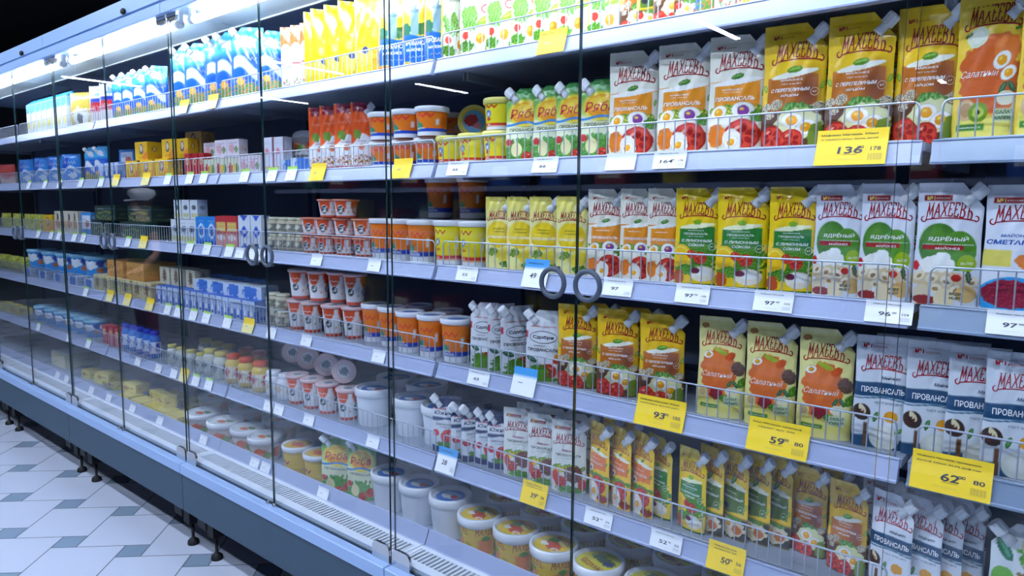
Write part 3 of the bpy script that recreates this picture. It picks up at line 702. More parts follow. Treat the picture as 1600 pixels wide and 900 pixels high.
TAGS = [
    ('yellow_big', 2, -0.125, '136', '00', '178', ['Майонез Махеевъ 770мл', 'С ПЕРЕП.ЯЙЦ. 50,5% ДОЙ'], 'large yellow price tag reading 136 under the quail egg pouches'),
    ('yellow_big', 4, -0.503, '93', '00', '105', ['Майонез Махеевъ 400мл', 'перепелиное яйцо 67% дой-п'], 'large yellow price tag under the three quail egg pouches, fourth shelf'),
    ('yellow_big', 4, -0.232, '59', '00', '80', ['Соус Махеевъ салатный', 'гурмэ д/п 200'], 'large yellow price tag under the pale orange-splash pouches, fourth shelf'),
    ('yellow_big', 4, 0.076, '62', '00', '80', ['Майонез Махеевъ провансаль', 'белый 200мл 50,5% дой-пак'], 'large yellow price tag reading 62 below the white and navy sachets'),
    ('yellow', 5, -0.868, '39', '00', '56', ['Майонез Махеевъ', 'провансаль 190'], 'yellow price tag under white pouches with vegetables, fifth shelf'),
    ('yellow', 5, -0.33, '50', '00', '56', ['Майонез Махеевъ', 'провансаль 50%'], 'yellow price tag under olive green panel pouches, fifth shelf'),
    ('white', 5, -0.662, '52', '00', '56', ['Майонез Махеевъ'], 'white price tag reading 52 below yellow orange-panel pouches'),
    ('white', 5, -0.475, '52', '90', '56', ['Майонез Махеевъ'], 'white price tag reading 52 below the green-panel pouches'),
    ('promo', 5, -1.203, '28', '', '', ['Майонез'], 'white price tag with blue top on the fifth shelf'),
    ('white', 2, -0.498, '164', '00', '178', ['Майонез Махеевъ'], 'white price tag reading 164 on the second shelf'),
    ('white', 2, -0.623, '', '', '', None, 'blank white price tag on the second shelf'),
    ('white', 2, -0.844, '66', '', '', ['Майонез'], 'white price tag below the green topped pouches, second shelf'),
    ('white', 2, -1.153, '66', '', '', ['Майонез'], 'white price tag below the yellow tubs, second shelf'),
    ('yellow', 2, -1.388, '', '', '', [], 'yellow price tag below the short orange tubs, second shelf'),
    ('yellow', 2, -1.82, '', '', '', [], 'yellow price tag below the white tray, second shelf'),
    ('white', 3, -0.432, '97', '00', '105', ['Майонез Махеевъ'], 'white price tag reading 97 below first green-panel pouch'),
    ('white', 3, -0.254, '97', '00', '103', ['Майонез Махеевъ'], 'white price tag reading 97 below last green-panel pouches'),
    ('white', 3, -0.041, '96', '00', '104', ['Майонез Махеевъ'], 'white price tag reading 96 below the cucumber pouches'),
    ('white', 3, 0.15, '97', '00', '105', ['Майонез Махеевъ'], 'white price tag reading 97 at right end of third shelf'),
    ('white', 3, -0.623, '97', '', '', ['Майонез'], 'white price tag behind the right ring handle, third shelf'),
    ('promo', 3, -0.873, '49', '', '', ['Майонез'], 'blue topped price tag behind the left ring handle, third shelf'),
    ('white', 3, -1.116, '55', '', '', ['Майонез'], 'white price tag below the yellow tubs, third shelf'),
    ('small', 3, -1.524, '', '', '', [], 'small white price tag below the orange tubs, third shelf'),
    ('small', 3, -1.836, '', '', '', [], 'small white price tag below the short cups, third shelf'),
    ('promo', 4, -0.908, '', '', '', [], 'blue topped white tag on the fourth shelf'),
    ('white', 4, -1.071, '65', '', '', ['Майонез'], 'white price tag reading 65 on the fourth shelf'),
    ('small', 4, -1.508, '', '', '', [], 'small white price tag below the orange tubs, fourth shelf'),
    ('small', 4, -1.91, '', '', '', [], 'small white price tag below tall cups, fourth shelf'),
    ('small', 4, -2.14, '', '', '', [], 'small white price tag below cream-lid jars, fourth shelf'),
    ('small', 5, -1.544, '', '', '', [], 'small white price tag below the first bucket, fifth shelf'),
    ('small', 5, -1.907, '', '', '', [], 'small white price tag below lying cups, fifth shelf'),
    ('yellow', 1, -0.829, '', '', '', ['Майонез Ряба Прованс'], 'yellow price tag on the top shelf near the door edge'),
    ('small_yellow', 1, -2.765, '', '', '', [], 'left yellow tag on the top shelf below blue pouches'),
    ('small_yellow', 1, -2.52, '', '', '', [], 'right yellow tag on the top shelf below blue pouches'),
    ('small_yellow', 4, -3.661, '', '', '', [], 'small pale yellow tag, leftmost of 4, left end of fourth shelf'),
    ('small_yellow', 4, -3.447, '', '', '', [], 'small pale yellow tag, number 2 from left of 4, left end of fourth shelf'),
    ('small_yellow', 4, -3.193, '', '', '', [], 'small pale yellow tag, number 3 from left of 4, left end of fourth shelf'),
    ('small_yellow', 4, -2.306, '', '', '', [], 'small pale yellow tag, rightmost of 4, left end of fourth shelf'),
    ('green', 4, -3.991, '', '', '', [], 'small green-topped price tag, leftmost of 6, left end of fourth shelf'),
    ('green', 4, -3.006, '', '', '', [], 'small green-topped price tag, number 2 from left of 6, left end of fourth shelf'),
    ('green', 4, -2.905, '', '', '', [], 'small green-topped price tag, number 3 from left of 6, left end of fourth shelf'),
    ('green', 4, -2.761, '', '', '', [], 'small green-topped price tag, number 4 from left of 6, left end of fourth shelf'),
    ('green', 4, -2.647, '', '', '', [], 'small green-topped price tag, number 5 from left of 6, left end of fourth shelf'),
    ('green', 4, -2.47, '', '', '', [], 'small green-topped price tag, rightmost of 6, left end of fourth shelf'),
    ('small_yellow', 2, -3.507, '', '', '', [], 'small pale yellow tag, leftmost of 2, left end of second shelf'),
    ('small_yellow', 2, -3.166, '', '', '', [], 'small pale yellow tag, rightmost of 2, left end of second shelf'),
    ('green', 2, -4.813, '', '', '', [], 'small green-topped price tag, leftmost of 11, left end of second shelf'),
    ('green', 2, -4.528, '', '', '', [], 'small green-topped price tag, number 2 from left of 11, left end of second shelf'),
    ('green', 2, -4.286, '', '', '', [], 'small green-topped price tag, number 3 from left of 11, left end of second shelf'),
    ('green', 2, -3.969, '', '', '', [], 'small green-topped price tag, number 4 from left of 11, left end of second shelf'),
    ('green', 2, -3.691, '', '', '', [], 'small green-topped price tag, number 5 from left of 11, left end of second shelf'),
    ('green', 2, -2.944, '', '', '', [], 'small green-topped price tag, number 6 from left of 11, left end of second shelf'),
    ('green', 2, -2.741, '', '', '', [], 'small green-topped price tag, number 7 from left of 11, left end of second shelf'),
    ('green', 2, -2.618, '', '', '', [], 'small green-topped price tag, number 8 from left of 11, left end of second shelf'),
    ('green', 2, -2.295, '', '', '', [], 'small green-topped price tag, number 9 from left of 11, left end of second shelf'),
    ('green', 2, -2.103, '', '', '', [], 'small green-topped price tag, number 10 from left of 11, left end of second shelf'),
    ('green', 2, -1.979, '', '', '', [], 'small green-topped price tag, rightmost of 11, left end of second shelf'),
    ('green', 3, -4.699, '', '', '', [], 'small green-topped price tag, leftmost of 9, left end of third shelf'),
    ('green', 3, -4.476, '', '', '', [], 'small green-topped price tag, number 2 from left of 9, left end of third shelf'),
    ('green', 3, -4.35, '', '', '', [], 'small green-topped price tag, number 3 from left of 9, left end of third shelf'),
    ('green', 3, -4.112, '', '', '', [], 'small green-topped price tag, number 4 from left of 9, left end of third shelf'),
    ('green', 3, -3.981, '', '', '', [], 'small green-topped price tag, number 5 from left of 9, left end of third shelf'),
    ('green', 3, -3.402, '', '', '', [], 'small green-topped price tag, number 6 from left of 9, left end of third shelf'),
    ('green', 3, -2.769, '', '', '', [], 'small green-topped price tag, number 7 from left of 9, left end of third shelf'),
    ('green', 3, -2.616, '', '', '', [], 'small green-topped price tag, number 8 from left of 9, left end of third shelf'),
    ('green', 3, -2.433, '', '', '', [], 'small green-topped price tag, rightmost of 9, left end of third shelf'),
    ('small_yellow', 3, -3.228, '', '', '', [], 'small pale yellow tag, lone one of 1, left end of third shelf'),
    ('small', 3, -2.349, '', '', '', [], 'small white price tag, leftmost of 3, left end of third shelf'),
    ('small', 3, -2.268, '', '', '', [], 'small white price tag, number 2 from left of 3, left end of third shelf'),
    ('small', 3, -2.195, '', '', '', [], 'small white price tag, rightmost of 3, left end of third shelf'),
    ('small', 5, -4.291, '', '', '', [], 'small white price tag, leftmost of 6, left end of fifth shelf'),
    ('small', 5, -3.357, '', '', '', [], 'small white price tag, number 2 from left of 6, left end of fifth shelf'),
    ('small', 5, -3.13, '', '', '', [], 'small white price tag, number 3 from left of 6, left end of fifth shelf'),
    ('small', 5, -2.972, '', '', '', [], 'small white price tag, number 4 from left of 6, left end of fifth shelf'),
    ('small', 5, -2.175, '', '', '', [], 'small white price tag, number 5 from left of 6, left end of fifth shelf'),
    ('small', 5, -2.104, '', '', '', [], 'small white price tag, rightmost of 6, left end of fifth shelf'),
    ('green', 5, -4.817, '', '', '', [], 'small green-topped price tag, leftmost of 4, left end of fifth shelf'),
    ('green', 5, -4.001, '', '', '', [], 'small green-topped price tag, number 2 from left of 4, left end of fifth shelf'),
    ('green', 5, -2.764, '', '', '', [], 'small green-topped price tag, number 3 from left of 4, left end of fifth shelf'),
    ('green', 5, -2.649, '', '', '', [], 'small green-topped price tag, rightmost of 4, left end of fifth shelf'),
    ('small_yellow', 5, -2.872, '', '', '', [], 'small pale yellow tag, lone one of 1, left end of fifth shelf'),
    ('small', 6, -4.392, '', '', '', [], 'small white price tag, leftmost of 6, left end of bottom deck'),
    ('small', 6, -4.247, '', '', '', [], 'small white price tag, number 2 from left of 6, left end of bottom deck'),
    ('small', 6, -3.876, '', '', '', [], 'small white price tag, number 3 from left of 6, left end of bottom deck'),
    ('small', 6, -3.643, '', '', '', [], 'small white price tag, number 4 from left of 6, left end of bottom deck'),
    ('small', 6, -3.352, '', '', '', [], 'small white price tag, number 5 from left of 6, left end of bottom deck'),
    ('small', 6, -3.049, '', '', '', [], 'small white price tag, rightmost of 6, left end of bottom deck'),
    ('small', 6, -2.633, '', '', '', [], 'small white price tag, leftmost of 4, left end of bottom deck'),
    ('small', 6, -2.222, '', '', '', [], 'small white price tag, number 2 from left of 4, left end of bottom deck'),
    ('small', 6, -2.144, '', '', '', [], 'small white price tag, number 3 from left of 4, left end of bottom deck'),
    ('small', 6, -1.772, '', '', '', [], 'small white price tag, rightmost of 4, left end of bottom deck'),
]
LAMPS = [
    (1.95, -1.5, 'aisle ceiling lamp in front of the near end of the aisle', 90),
    (0.68, -1.5, 'aisle ceiling lamp in front of the nearest cabinet section', 90),
    (-0.59, -1.5, 'aisle ceiling lamp in front of the second cabinet section', 90),
    (-1.86, -1.5, 'aisle ceiling lamp in front of the third cabinet section', 90),
    (-3.13, -1.5, 'aisle ceiling lamp in front of the fourth cabinet section', 90),
    (-4.4, -1.5, 'aisle ceiling lamp in front of the fifth cabinet section', 90),
    (-5.67, -1.5, 'aisle ceiling lamp in front of the farthest cabinet section', 90),
    (-6.94, -1.5, 'aisle ceiling lamp in front of the far end of the aisle', 90),
    (1.3, -2.15, 'added unseen fill lamp over the aisle facing the near end', 90),  # second row, added out of view for more frontal light on the shelves
    (0.03, -2.15, 'added unseen fill lamp over the aisle facing the nearest cabinet section', 90),
    (-1.24, -2.15, 'added unseen fill lamp over the aisle facing the second cabinet section', 90),
    (-2.51, -2.15, 'added unseen fill lamp over the aisle facing the third cabinet section', 90),
    (-3.78, -2.15, 'added unseen fill lamp over the aisle facing the fourth cabinet section', 90),
    (-5.05, -2.15, 'added unseen fill lamp over the aisle facing the fifth cabinet section', 90),
    (-1.9, -12.0, 'first lamp of the distant row reflected at lower right'),
    (-1.8, -13.4, 'second lamp of the distant row reflected at lower right'),
    (-1.7, -14.9, 'third lamp of the distant row reflected at lower right'),
    (-1.6, -16.6, 'farthest lamp of the distant row reflected at lower right'),
    (-3.25, -6.4, 'ceiling lamp reflected beside the cream pouches'),
    (-8.55, -7.35, 'ceiling lamp reflected above the yellow tubs'),
    (-8.8, -4.9, 'ceiling lamp reflected across the white pouches on top'),
    (-12.5, -3.5, 'long ceiling lamp reflected over the blue pouches'),
    (-11.95, -6.4, 'ceiling lamp reflected above the white tray'),
]

# ------------------------------------------------------------------ floor, ceiling, walls of the store
def plane_struct(name, m, x0, x1, y0, y1, z0, z1):
    return struct(MB().box(x0, x1, y0, y1, z0, z1).obj(name, m))
def build_floor():
    mb = MB(); mb.box(-16, 6, -22, 6, -.05, 0, m=0)
    L, s, g = .300, .100, .0022; e1 = np.array([math.cos(R(45)), math.sin(R(45))]); e2 = np.array([-e1[1], e1[0]]); o = np.array([-3.009, -.285])
    for i in range(-40, 41):
        for j in range(-40, 41):
            c = i*np.array([L, -s])+j*np.array([s, L])
            w0 = o+c[0]*e1+c[1]*e2
            if not (-12 < w0[0] < 4 and -6.5 < w0[1] < 1.2): continue
            for (p0, p1, q0, q1, m) in ((-s/2, s/2, -s/2, s/2, 2), (s/2, s/2+L, -s/2, L-s/2, 1)):
                v = []
                for (p, q) in ((p0+g, q0+g), (p1-g, q0+g), (p1-g, q1-g), (p0+g, q1-g)):
                    w_ = o+(c[0]+p)*e1+(c[1]+q)*e2; v.append((w_[0], w_[1], .0012))
                mb.add(v, [(0, 1, 2, 3)], m=m)
    struct(mb.obj('floor', ['grout', 'tile_light', 'tile_grey']))
build_floor()
plane_struct('ceiling', 'ceiling', -16, 6, -22, 6, 3.75, 3.8)
plane_struct('wall_left', 'wall', -16.1, -16, -22, 6, 0, 3.8)
plane_struct('wall_right', 'wall', 6, 6.1, -22, 6, 0, 3.8)
plane_struct('wall_back', 'wall', -16, 6, 6, 6.1, 0, 3.8)
plane_struct('wall_front', 'wall', -16, 6, -22.1, -22, 0, 3.8)

# ------------------------------------------------------------------ refrigerated cabinet, one section with every part
SZ = [1.841, 1.548, 1.254, .961, .670]; DECK = .392
MW = 1.25
def build_section():
    root = empty('refrigerated_cabinet', (0, 0, 0))
    h = MW/2; a, b = -h+.002, h-.002
    MB().box(a, b, -.03, -.012, .205, .372).obj('base_panel', 'base_paint', root)
    MB().box(a, b, -.012, .66, .23, .35).obj('base_light_block', 'black', root)  # unseen box added inside the base so no light leaks through
    mb = MB(); mb.box(a, b, -.037, -.004, .372, .4, b=.003); mb.box(a, b, -.037, -.03, .36, .375); mb.obj('bottom_rail', 'rail_paint', root)
    MB().box(a, b, .006, .02, .35, .413).obj('front_lip', 'white_paint', root)
    # air grille: bars across a dark slot
    g = MB(); n = 72
    g.box(a, b, .02, .036, .404, .413); g.box(a, b, .096, .112, .404, .413)
    for i in range(n):
        x = a+.012+(b-a-.024)*(i+.5)/n; g.box(x-.003, x+.003, .034, .098, .404, .4125)
    g.box(a, a+.014, .034, .098, .4, .413); g.box(b-.014, b, .034, .098, .4, .413)
    g.obj('air_grille', 'white_paint', root)
    MB().box(a, b, .02, .112, .36, .366).obj('grille_slot', 'black', root)
    MB().add([(a, .112, .412), (b, .112, .412), (b, .124, .4), (a, .124, .4), (a, .124, .41), (b, .124, .41), (b, .141, .452), (a, .141, .452), (a, .145, .452), (b, .145, .452), (b, .145, .39), (a, .145, .39)],
             [(0, 1, 5, 4), (4, 5, 6, 7), (7, 6, 9, 8), (8, 9, 10, 11)]).obj('deck_rail', 'ticket_rail', root)
    MB().box(a, b, .145, .62, DECK-.012, DECK).obj('deck_tray', 'shelf_steel', root)
    # liner back, with upright slotted posts
    mb = MB(); mb.box(a, b, .62, .66, .35, 2.22)
    for x in (a+.02, b-.04): mb.box(x, x+.02, .6, .62, .4, 2.1)
    mb.obj('back_panel', 'liner', root)
    for zs in SZ:
        sh = MB(); sh.box(a+.003, b-.003, .184, .6, zs-.016, zs); sh.box(a+.004, a+.009, .3, .6, zs-.04, zs-.016); sh.box(b-.009, b-.004, .3, .6, zs-.04, zs-.016)
        so = sh.obj('shelf', 'shelf_steel', root)
        r = MB(); c, d = a+.006, b-.006; z0, z1 = zs-.039, zs+.003
        pr = [(.1605, z0-.002), (.1605, z0+.002), (.1645, z0+.004), (.1775, z1-.004), (.176, z1-.002), (.177, z1), (.184, z1), (.184, z0-.002)]
        k = len(pr); V = [(c, y, z) for y, z in pr]+[(d, y, z) for y, z in pr]
        r.add(V, [(i, (i+1) % k, (i+1) % k+k, i+k)[::-1] for i in range(k)]+[tuple(range(k)), tuple(range(k, 2*k))[::-1]])
        r.obj('price_rail', 'ticket_rail', so)
        f = MB(); x0, x1 = a+.016, b-.016; zt = zs+.072; q = .012
        top = [(x0, .188, zs)]+[(x0+q-q*math.cos(t), .188, zt-q+q*math.sin(t)) for t in np.linspace(0, math.pi/2, 5)]+[(x1-q+q*math.sin(t), .188, zt-q+q*math.cos(t)) for t in np.linspace(0, math.pi/2, 5)]+[(x1, .188, zs)]
        f.tube(top, .0021, 6)
        nn = 48
        for i in range(1, nn):
            x = x0+(x1-x0)*i/nn; f.tube([(x, .1885, zs), (x, .1885, zt)], .0014, 5, caps=False)
        f.tube([(x0, .1885, zs+.004), (x1, .1885, zs+.004)], .0016, 5)
        f.obj('wire_fence', 'wire', so)
    # header, canopy, lamp
    mb = MB(); mb.box(a, b, -.035, .66, 2.175, 2.232); mb.box(a, b, -.028, .02, 2.165, 2.176); mb.obj('header', 'header_paint', root)
    k = MB(); k.lathe([(.004, 0), (.011, .002), (.012, .008), (.008, .012)], 14, 0, 0, 0); k.v = [q[:, [0, 2, 1]]*np.array([1.6, -1, 1])+np.array([h-.3, -.035, 2.185]) for q in k.v]; k.f = [f[::-1] for f in k.f]
    k.v = [q for q in k.v]; k.obj('header_latch', 'black', root)
    MB().box(a, b, -.031, -.012, 2.128, 2.168, b=.002).obj('header_lip', 'header_paint', root)
    mb = MB(); mb.add([(a, -.01, 2.168), (b, -.01, 2.168), (b, .26, 2.138), (a, .26, 2.138), (b, .26, 2.132), (a, .26, 2.132), (b, .268, 2.132), (a, .268, 2.132), (b, .268, 2.17), (a, .268, 2.17)],
                      [(0, 3, 2, 1), (3, 5, 4, 2), (5, 7, 6, 4), (7, 9, 8, 6)]); mb.obj('canopy', 'canopy', root)
    MB().box(a, b, .275, .62, 2.15, 2.17).obj('ceiling_duct', 'liner', root)
    t = MB(); t.tube([(-h+.07, .066, 2.118), (h-.07, .066, 2.118)], .0145, 16); to = t.obj('lamp_tube', 'tube_light', root)
    for s in (-1, 1):
        e = MB(); e.tube([(s*(h-.07), .066, 2.118), (s*(h-.045), .066, 2.118)], .016, 12); e.box(s*(h-.05)-.012, s*(h-.05)+.012, .058, .074, 2.12, 2.165); e.obj('lamp_socket', 'white_plastic', to)
    # glass doors hinged at the ends, ring handles meeting in the middle
    for s in (-1, 1):
        xa, xb = (a+.008, -.002) if s < 0 else (.002, b-.008)
        g = MB(); y0, y1, z0, z1 = -.003, .003, .402, 2.15
        V = [(xa, y0, z0), (xb, y0, z0), (xb, y1, z0), (xa, y1, z0), (xa, y0, z1), (xb, y0, z1), (xb, y1, z1), (xa, y1, z1)]
        g.add(V, [(0, 1, 5, 4), (2, 3, 7, 6)], m=0); g.add(V, [(3, 2, 1, 0), (4, 5, 6, 7), (1, 2, 6, 5), (3, 0, 4, 7)], m=1)
        do = g.obj('glass_door', ['pane_glass', 'glass_edge'], root)
        hm = MB(); cx, cz = (-.046 if s < 0 else .046), 1.262
        hm.tube([(cx+.031*math.cos(t), -.026, cz+.031*math.sin(t)) for t in np.linspace(0, 2*math.pi, 29)[:-1]], .0058, 10, closed=True)
        for q in (-1, 1): hm.tube([(cx, -.026, cz+q*.031), (cx, -.003, cz+q*.031)], .0045, 8)
        hm.obj('handle', 'grey_plastic', do)
        for zc, up in ((.4, 1), (2.152, -1)):
            cl = MB(); xo = s*(h-.006); xi = s*(h-.082); hh = .052*up; rr = .02
            pts = [(xo, 0), (xo, hh*.62)]+[(xo-s*rr*(1-math.cos(t)), hh-(rr*up)*(1-math.sin(t))) for t in np.linspace(.3, math.pi/2, 5)]+[(xi+s*rr*(1-math.cos(t)), hh-rr*up*(1-math.sin(t))) for t in np.linspace(math.pi/2, .1, 5)]+[(xi, 0)]
            k = len(pts); V = [(x, -.011, zc+z) for x, z in pts]+[(x, -.003, zc+z) for x, z in pts]
            fr = tuple(range(k)); fl = (s*up > 0)
            cl.add(V, [fr if fl else fr[::-1]]+[((i, i+k, (i+1) % k+k, (i+1) % k) if fl else (i, (i+1) % k, (i+1) % k+k, i+k)) for i in range(k)])
            cl.obj('hinge_clamp', 'chrome', do)
        st = MB(); xs = s*.02; st.lathe([(.005, 0), (.008, .002), (.008, .01), (.005, .012)], 12, xs, -.012, .4); st.obj('door_stop', 'chrome', do)
    for x in (-h+.1, h-.1):
        f = MB(); f.lathe([(.022, 0), (.024, .004), (.022, .018), (.012, .026), (.006, .03), (.006, .13)], 16, x, .05, 0); f.box(x-.025, x+.025, .025, .075, .1, .24); f.box(x-.032, x+.032, -.008, .0, .15, .215); f.obj('levelling_foot', 'black', root)
    return root
SECN = ['nearest to the camera, at the right edge of the photo', 'second from the right, holding most mayonnaise pouches', 'third from the right, with ring handles above orange cups', 'fourth from the right, with brown cardboard boxes', 'fifth from the right, with blue tubs and bags', 'farthest away at the left end of the row']
sec = build_section()
for i in range(6):
    o = sec if i == 0 else clone(sec)
    o.location = (.625-1.25*i, 0, 0)
    if i == 0: near = o
    tag(o, 'refrigerated glass-door cabinet section '+SECN[i], 'refrigerated cabinet', 'refrigerated cabinet sections in a row')
for sh_ in near.children:                  # the nearest section has bare rails without the white insert
    for r_ in sh_.children:
        if r_.name.startswith('price_rail'):
            r_.material_slots[0].link = 'OBJECT'; r_.material_slots[0].material = MAT['bare_rail']; r_['label'] = 'bare grey price rail'

# ------------------------------------------------------------------ store lighting: linear ceiling lamps and the added fill row
def lamp():
    root = MB().box(-.035, .035, -.6, .6, 0, .05).obj('ceiling_lamp', 'white_paint')
    MB().box(-.03, .03, -.59, .59, -.012, 0).obj('lamp_diffuser', 'strip_light', root)
    MB().tube([(0, -.4, .05), (0, -.4, .34)], .003).obj('suspension_wire', 'wire', root); MB().tube([(0, .4, .05), (0, .4, .34)], .003).obj('suspension_wire', 'wire', root)
    return root
lp = lamp(); first = True
for (x, y, lab, *tn) in LAMPS:
    o = lp if first else clone(lp); first = False
    o.location = (x, y, 3.41); o.rotation_euler = (0, 0, R(tn[0]) if tn else 0); tag(o, lab, 'ceiling lamp', 'linear lamps under the store ceiling')

# ------------------------------------------------------------------ across the aisle (seen mirrored in the glass doors)
def gondola():
    root = empty('shelving_unit', (0, 0, 0)); h = .615
    MB().box(-h, h, -.02, .02, 0, 2.1).obj('back_board', 'dark_steel', root)
    for s in (-1, 1):
        p = MB(); p.box(s*(h-.002)-.012, s*(h-.002)+.012, -.02, .03, 0, 2.1); p.obj('upright', 'dark_steel', root)
    for z in (.12, .5, .86, 1.22, 1.58, 1.94):
        m = MB(); m.box(-h, h, .02, .42, z-.02, z); so = m.obj('shelf', 'shelf_steel', root)
        MB().box(-h, h, .42, .428, z-.038, z+.002).obj('price_strip', 'ticket_rail', so)
    return root
GY = -3.2
gnd = gondola(); GL = ['facing the nearest cabinet section', 'facing the second cabinet section', 'facing the third cabinet section', 'facing the fourth cabinet section', 'facing the fifth cabinet section', 'facing the farthest cabinet section', 'beyond the cabinet row']
for i in range(7):
    o = gnd if i == 0 else clone(gnd); o.location = (1.9-1.27*i, GY, 0); tag(o, 'open shelving unit across the aisle '+GL[i], 'shelving unit', 'shelving units across the aisle')
def goods():
    rs = random.Random(4); protos = []
    for k, (w_, h_, c, c2, d) in enumerate(((.2, .22, (40, 90, 180), (226, 230, 240), 'blue box with white label'), (.16, .26, (190, 170, 40), (90, 40, 30), 'yellow box with brown label'), (.24, .18, (150, 40, 44), (236, 220, 190), 'red box with cream label'), (.14, .24, (60, 120, 110), (220, 230, 226), 'green box with pale label'))):
        m = MB(); m.box(-w_/2, w_/2, -.09, .09, 0, h_, c, b=.004); m.box(-w_*.36, w_*.36, .09, .0915, h_*.25, h_*.7, c2); o = m.obj('grocery_box', 'carton'); o['_new'] = 1; protos.append((o, w_, h_, d))
    for s, z in enumerate((.5, .86, 1.22, 1.58)):
        x = 2.4; 
        while x > -5.9:
            o, w_, h_, d = protos[(rs.randrange(4)+s) % 4]
            x -= w_/2+.06
            if rs.random() < .8:
                q = o
                if o.get('_new'): del o['_new']
                else: q = clone(o)
                q.location = (x, GY+.25, z+.0006)
                tag(q, 'large '+d+' on the open shelving across the aisle', 'box', d+'es on the shelving across the aisle')
            x -= w_/2+.22
goods()

# ------------------------------------------------------------------ shopper in a white cap, mirrored in the far doors
def skin_body(name, J, E, root, mt, col, sub=2, parent=None):
    # J: {name: (x,y,z,rx,ry)}  E: edges
    keys = list(J); me = bpy.data.meshes.new(name)
    me.from_pydata([J[k][:3] for k in keys], [(keys.index(a), keys.index(b)) for a, b in E], [])
    ob = bpy.data.objects.new(name, me); COL.objects.link(ob)
    sk = ob.modifiers.new('skin', 'SKIN'); sk.use_smooth_shade = True
    for i, k in enumerate(keys):
        s = me.skin_vertices[0].data[i]; s.radius = J[k][3:5]; s.use_root = (k == root)
    sb = ob.modifiers.new('sub', 'SUBSURF'); sb.levels = sub; sb.render_levels = sub
    bpy.context.view_layer.update(); dg = bpy.context.evaluated_depsgraph_get()
    m2 = bpy.data.meshes.new_from_object(ob.evaluated_get(dg)); bpy.data.objects.remove(ob)
    at = m2.color_attributes.get('Col') or m2.color_attributes.new('Col', 'FLOAT_COLOR', 'POINT')
    Cc = np.ones((len(m2.vertices), 4), np.float32); Cc[:, :3] = lin(col); at.data.foreach_set('color', Cc.ravel())
    m2.materials.clear(); m2.materials.append(MAT[mt])
    for p in m2.polygons: p.use_smooth = True
    return link(name, m2, parent)
def shopper(loc, rz):
    J = dict(pel=(0, 0, .93, .13, .10), wst=(0, 0, 1.06, .11, .085), chs=(0, .005, 1.26, .145, .1), nkb=(0, .01, 1.4, .07, .06), nk=(0, .0, 1.46, .05, .05), hd=(0, -.01, 1.53, .07, .08), hd2=(0, -.015, 1.6, .075, .09), hd3=(0, -.005, 1.66, .05, .06))
    E = [('pel', 'wst'), ('wst', 'chs'), ('chs', 'nkb'), ('nkb', 'nk'), ('nk', 'hd'), ('hd', 'hd2'), ('hd2', 'hd3')]
    for s, n in ((-1, 'l'), (1, 'r')):
        J.update({n+'hip': (s*.09, 0, .86, .085, .085), n+'kn': (s*.1, -.01, .48, .055, .055), n+'an': (s*.1, .02, .09, .036, .036), n+'to': (s*.105, -.12, .04, .04, .028),
                  n+'sh': (s*.18, .01, 1.37, .052, .05), n+'el': (s*.24, .03, 1.1, .04, .04), n+'wr': (s*.22, -.13, .95, .027, .022), n+'pa': (s*.215, -.2, .93, .034, .016)})
        E += [('pel', n+'hip'), (n+'hip', n+'kn'), (n+'kn', n+'an'), (n+'an', n+'to'), ('chs', n+'sh'), (n+'sh', n+'el'), (n+'el', n+'wr'), (n+'wr', n+'pa')]
        for i in range(4):
            y0 = -.215; x0 = s*(.19+.016*i); f = 'f%d' % i
            J.update({n+f+'a': (x0, y0-.02, .925, .009, .009), n+f+'b': (x0, y0-.05, .91, .008, .008), n+f+'c': (x0, y0-.06, .885, .007, .007)}); E += [(n+'pa', n+f+'a'), (n+f+'a', n+f+'b'), (n+f+'b', n+f+'c')]
        J.update({n+'ta': (s*.18, -.18, .93, .01, .01), n+'tb': (s*.165, -.21, .92, .009, .009)}); E += [(n+'pa', n+'ta'), (n+'ta', n+'tb')]
    body = skin_body('person', J, E, 'pel', 'skin', (214, 160, 132))
    body.location = loc; body.rotation_euler = (0, 0, rz); body.scale = (.9, .9, .9)
    tag(body, 'person in white cap and dark green vest, mirrored in the far doors', 'person')
    # face
    f = MB(); f.lathe([(.001, -.012), (.009, -.008), (.011, 0), (.006, .012), (.001, .02)], 10, 0, -.1, 1.575, (206, 150, 124)); f.obj('nose', 'cloth', body)
    for s in (-1, 1):
        e = MB(); e.lathe([(.001, -.006), (.009, -.003), (.011, 0), (.009, .003), (.001, .006)], 10, s*.032, -.088, 1.6, (40, 34, 32)); e.obj('eye', 'cloth', body)
        e = MB(); e.lathe([(.004, -.03), (.012, -.02), (.014, .01), (.006, .028)], 8, s*.078, 0, 1.585, (206, 150, 124)); e.obj('ear', 'cloth', body)
    e = MB(); e.tube([(-.025, -.086, 1.545), (0, -.093, 1.543), (.025, -.086, 1.545)], .004, 6, (170, 90, 86)); e.obj('mouth', 'cloth', body)
    h = MB(); h.lathe([(.07, -.11), (.088, -.08), (.096, -.03), (.097, .0)], 20, 0, .014, 1.64, (60, 44, 36)); h.obj('hair', 'cloth', body)
    c = MB(); c.lathe([(.098, 0), (.102, .03), (.13, .06), (.12, .1), (.07, .12), (.01, .125)], 24, 0, .005, 1.62, (236, 240, 244))
    c.tube([(-.07, -.07, 1.63), (-.05, -.13, 1.62), (0, -.155, 1.618), (.05, -.13, 1.62), (.07, -.07, 1.63)], [.006, .01, .012, .01, .006], 6, (220, 226, 232)); c.obj('cap', 'cloth', body)
    V = dict(a=(0, 0, .8, .2, .17), a2=(0, 0, .92, .19, .16), b=(0, 0, 1.08, .17, .145), c=(0, .005, 1.27, .2, .15), d=(0, .01, 1.4, .1, .09), l=(-.17, .01, 1.36, .075, .075), r=(.17, .01, 1.36, .075, .075), l2=(-.21, .02, 1.24, .06, .06), r2=(.21, .02, 1.24, .06, .06))
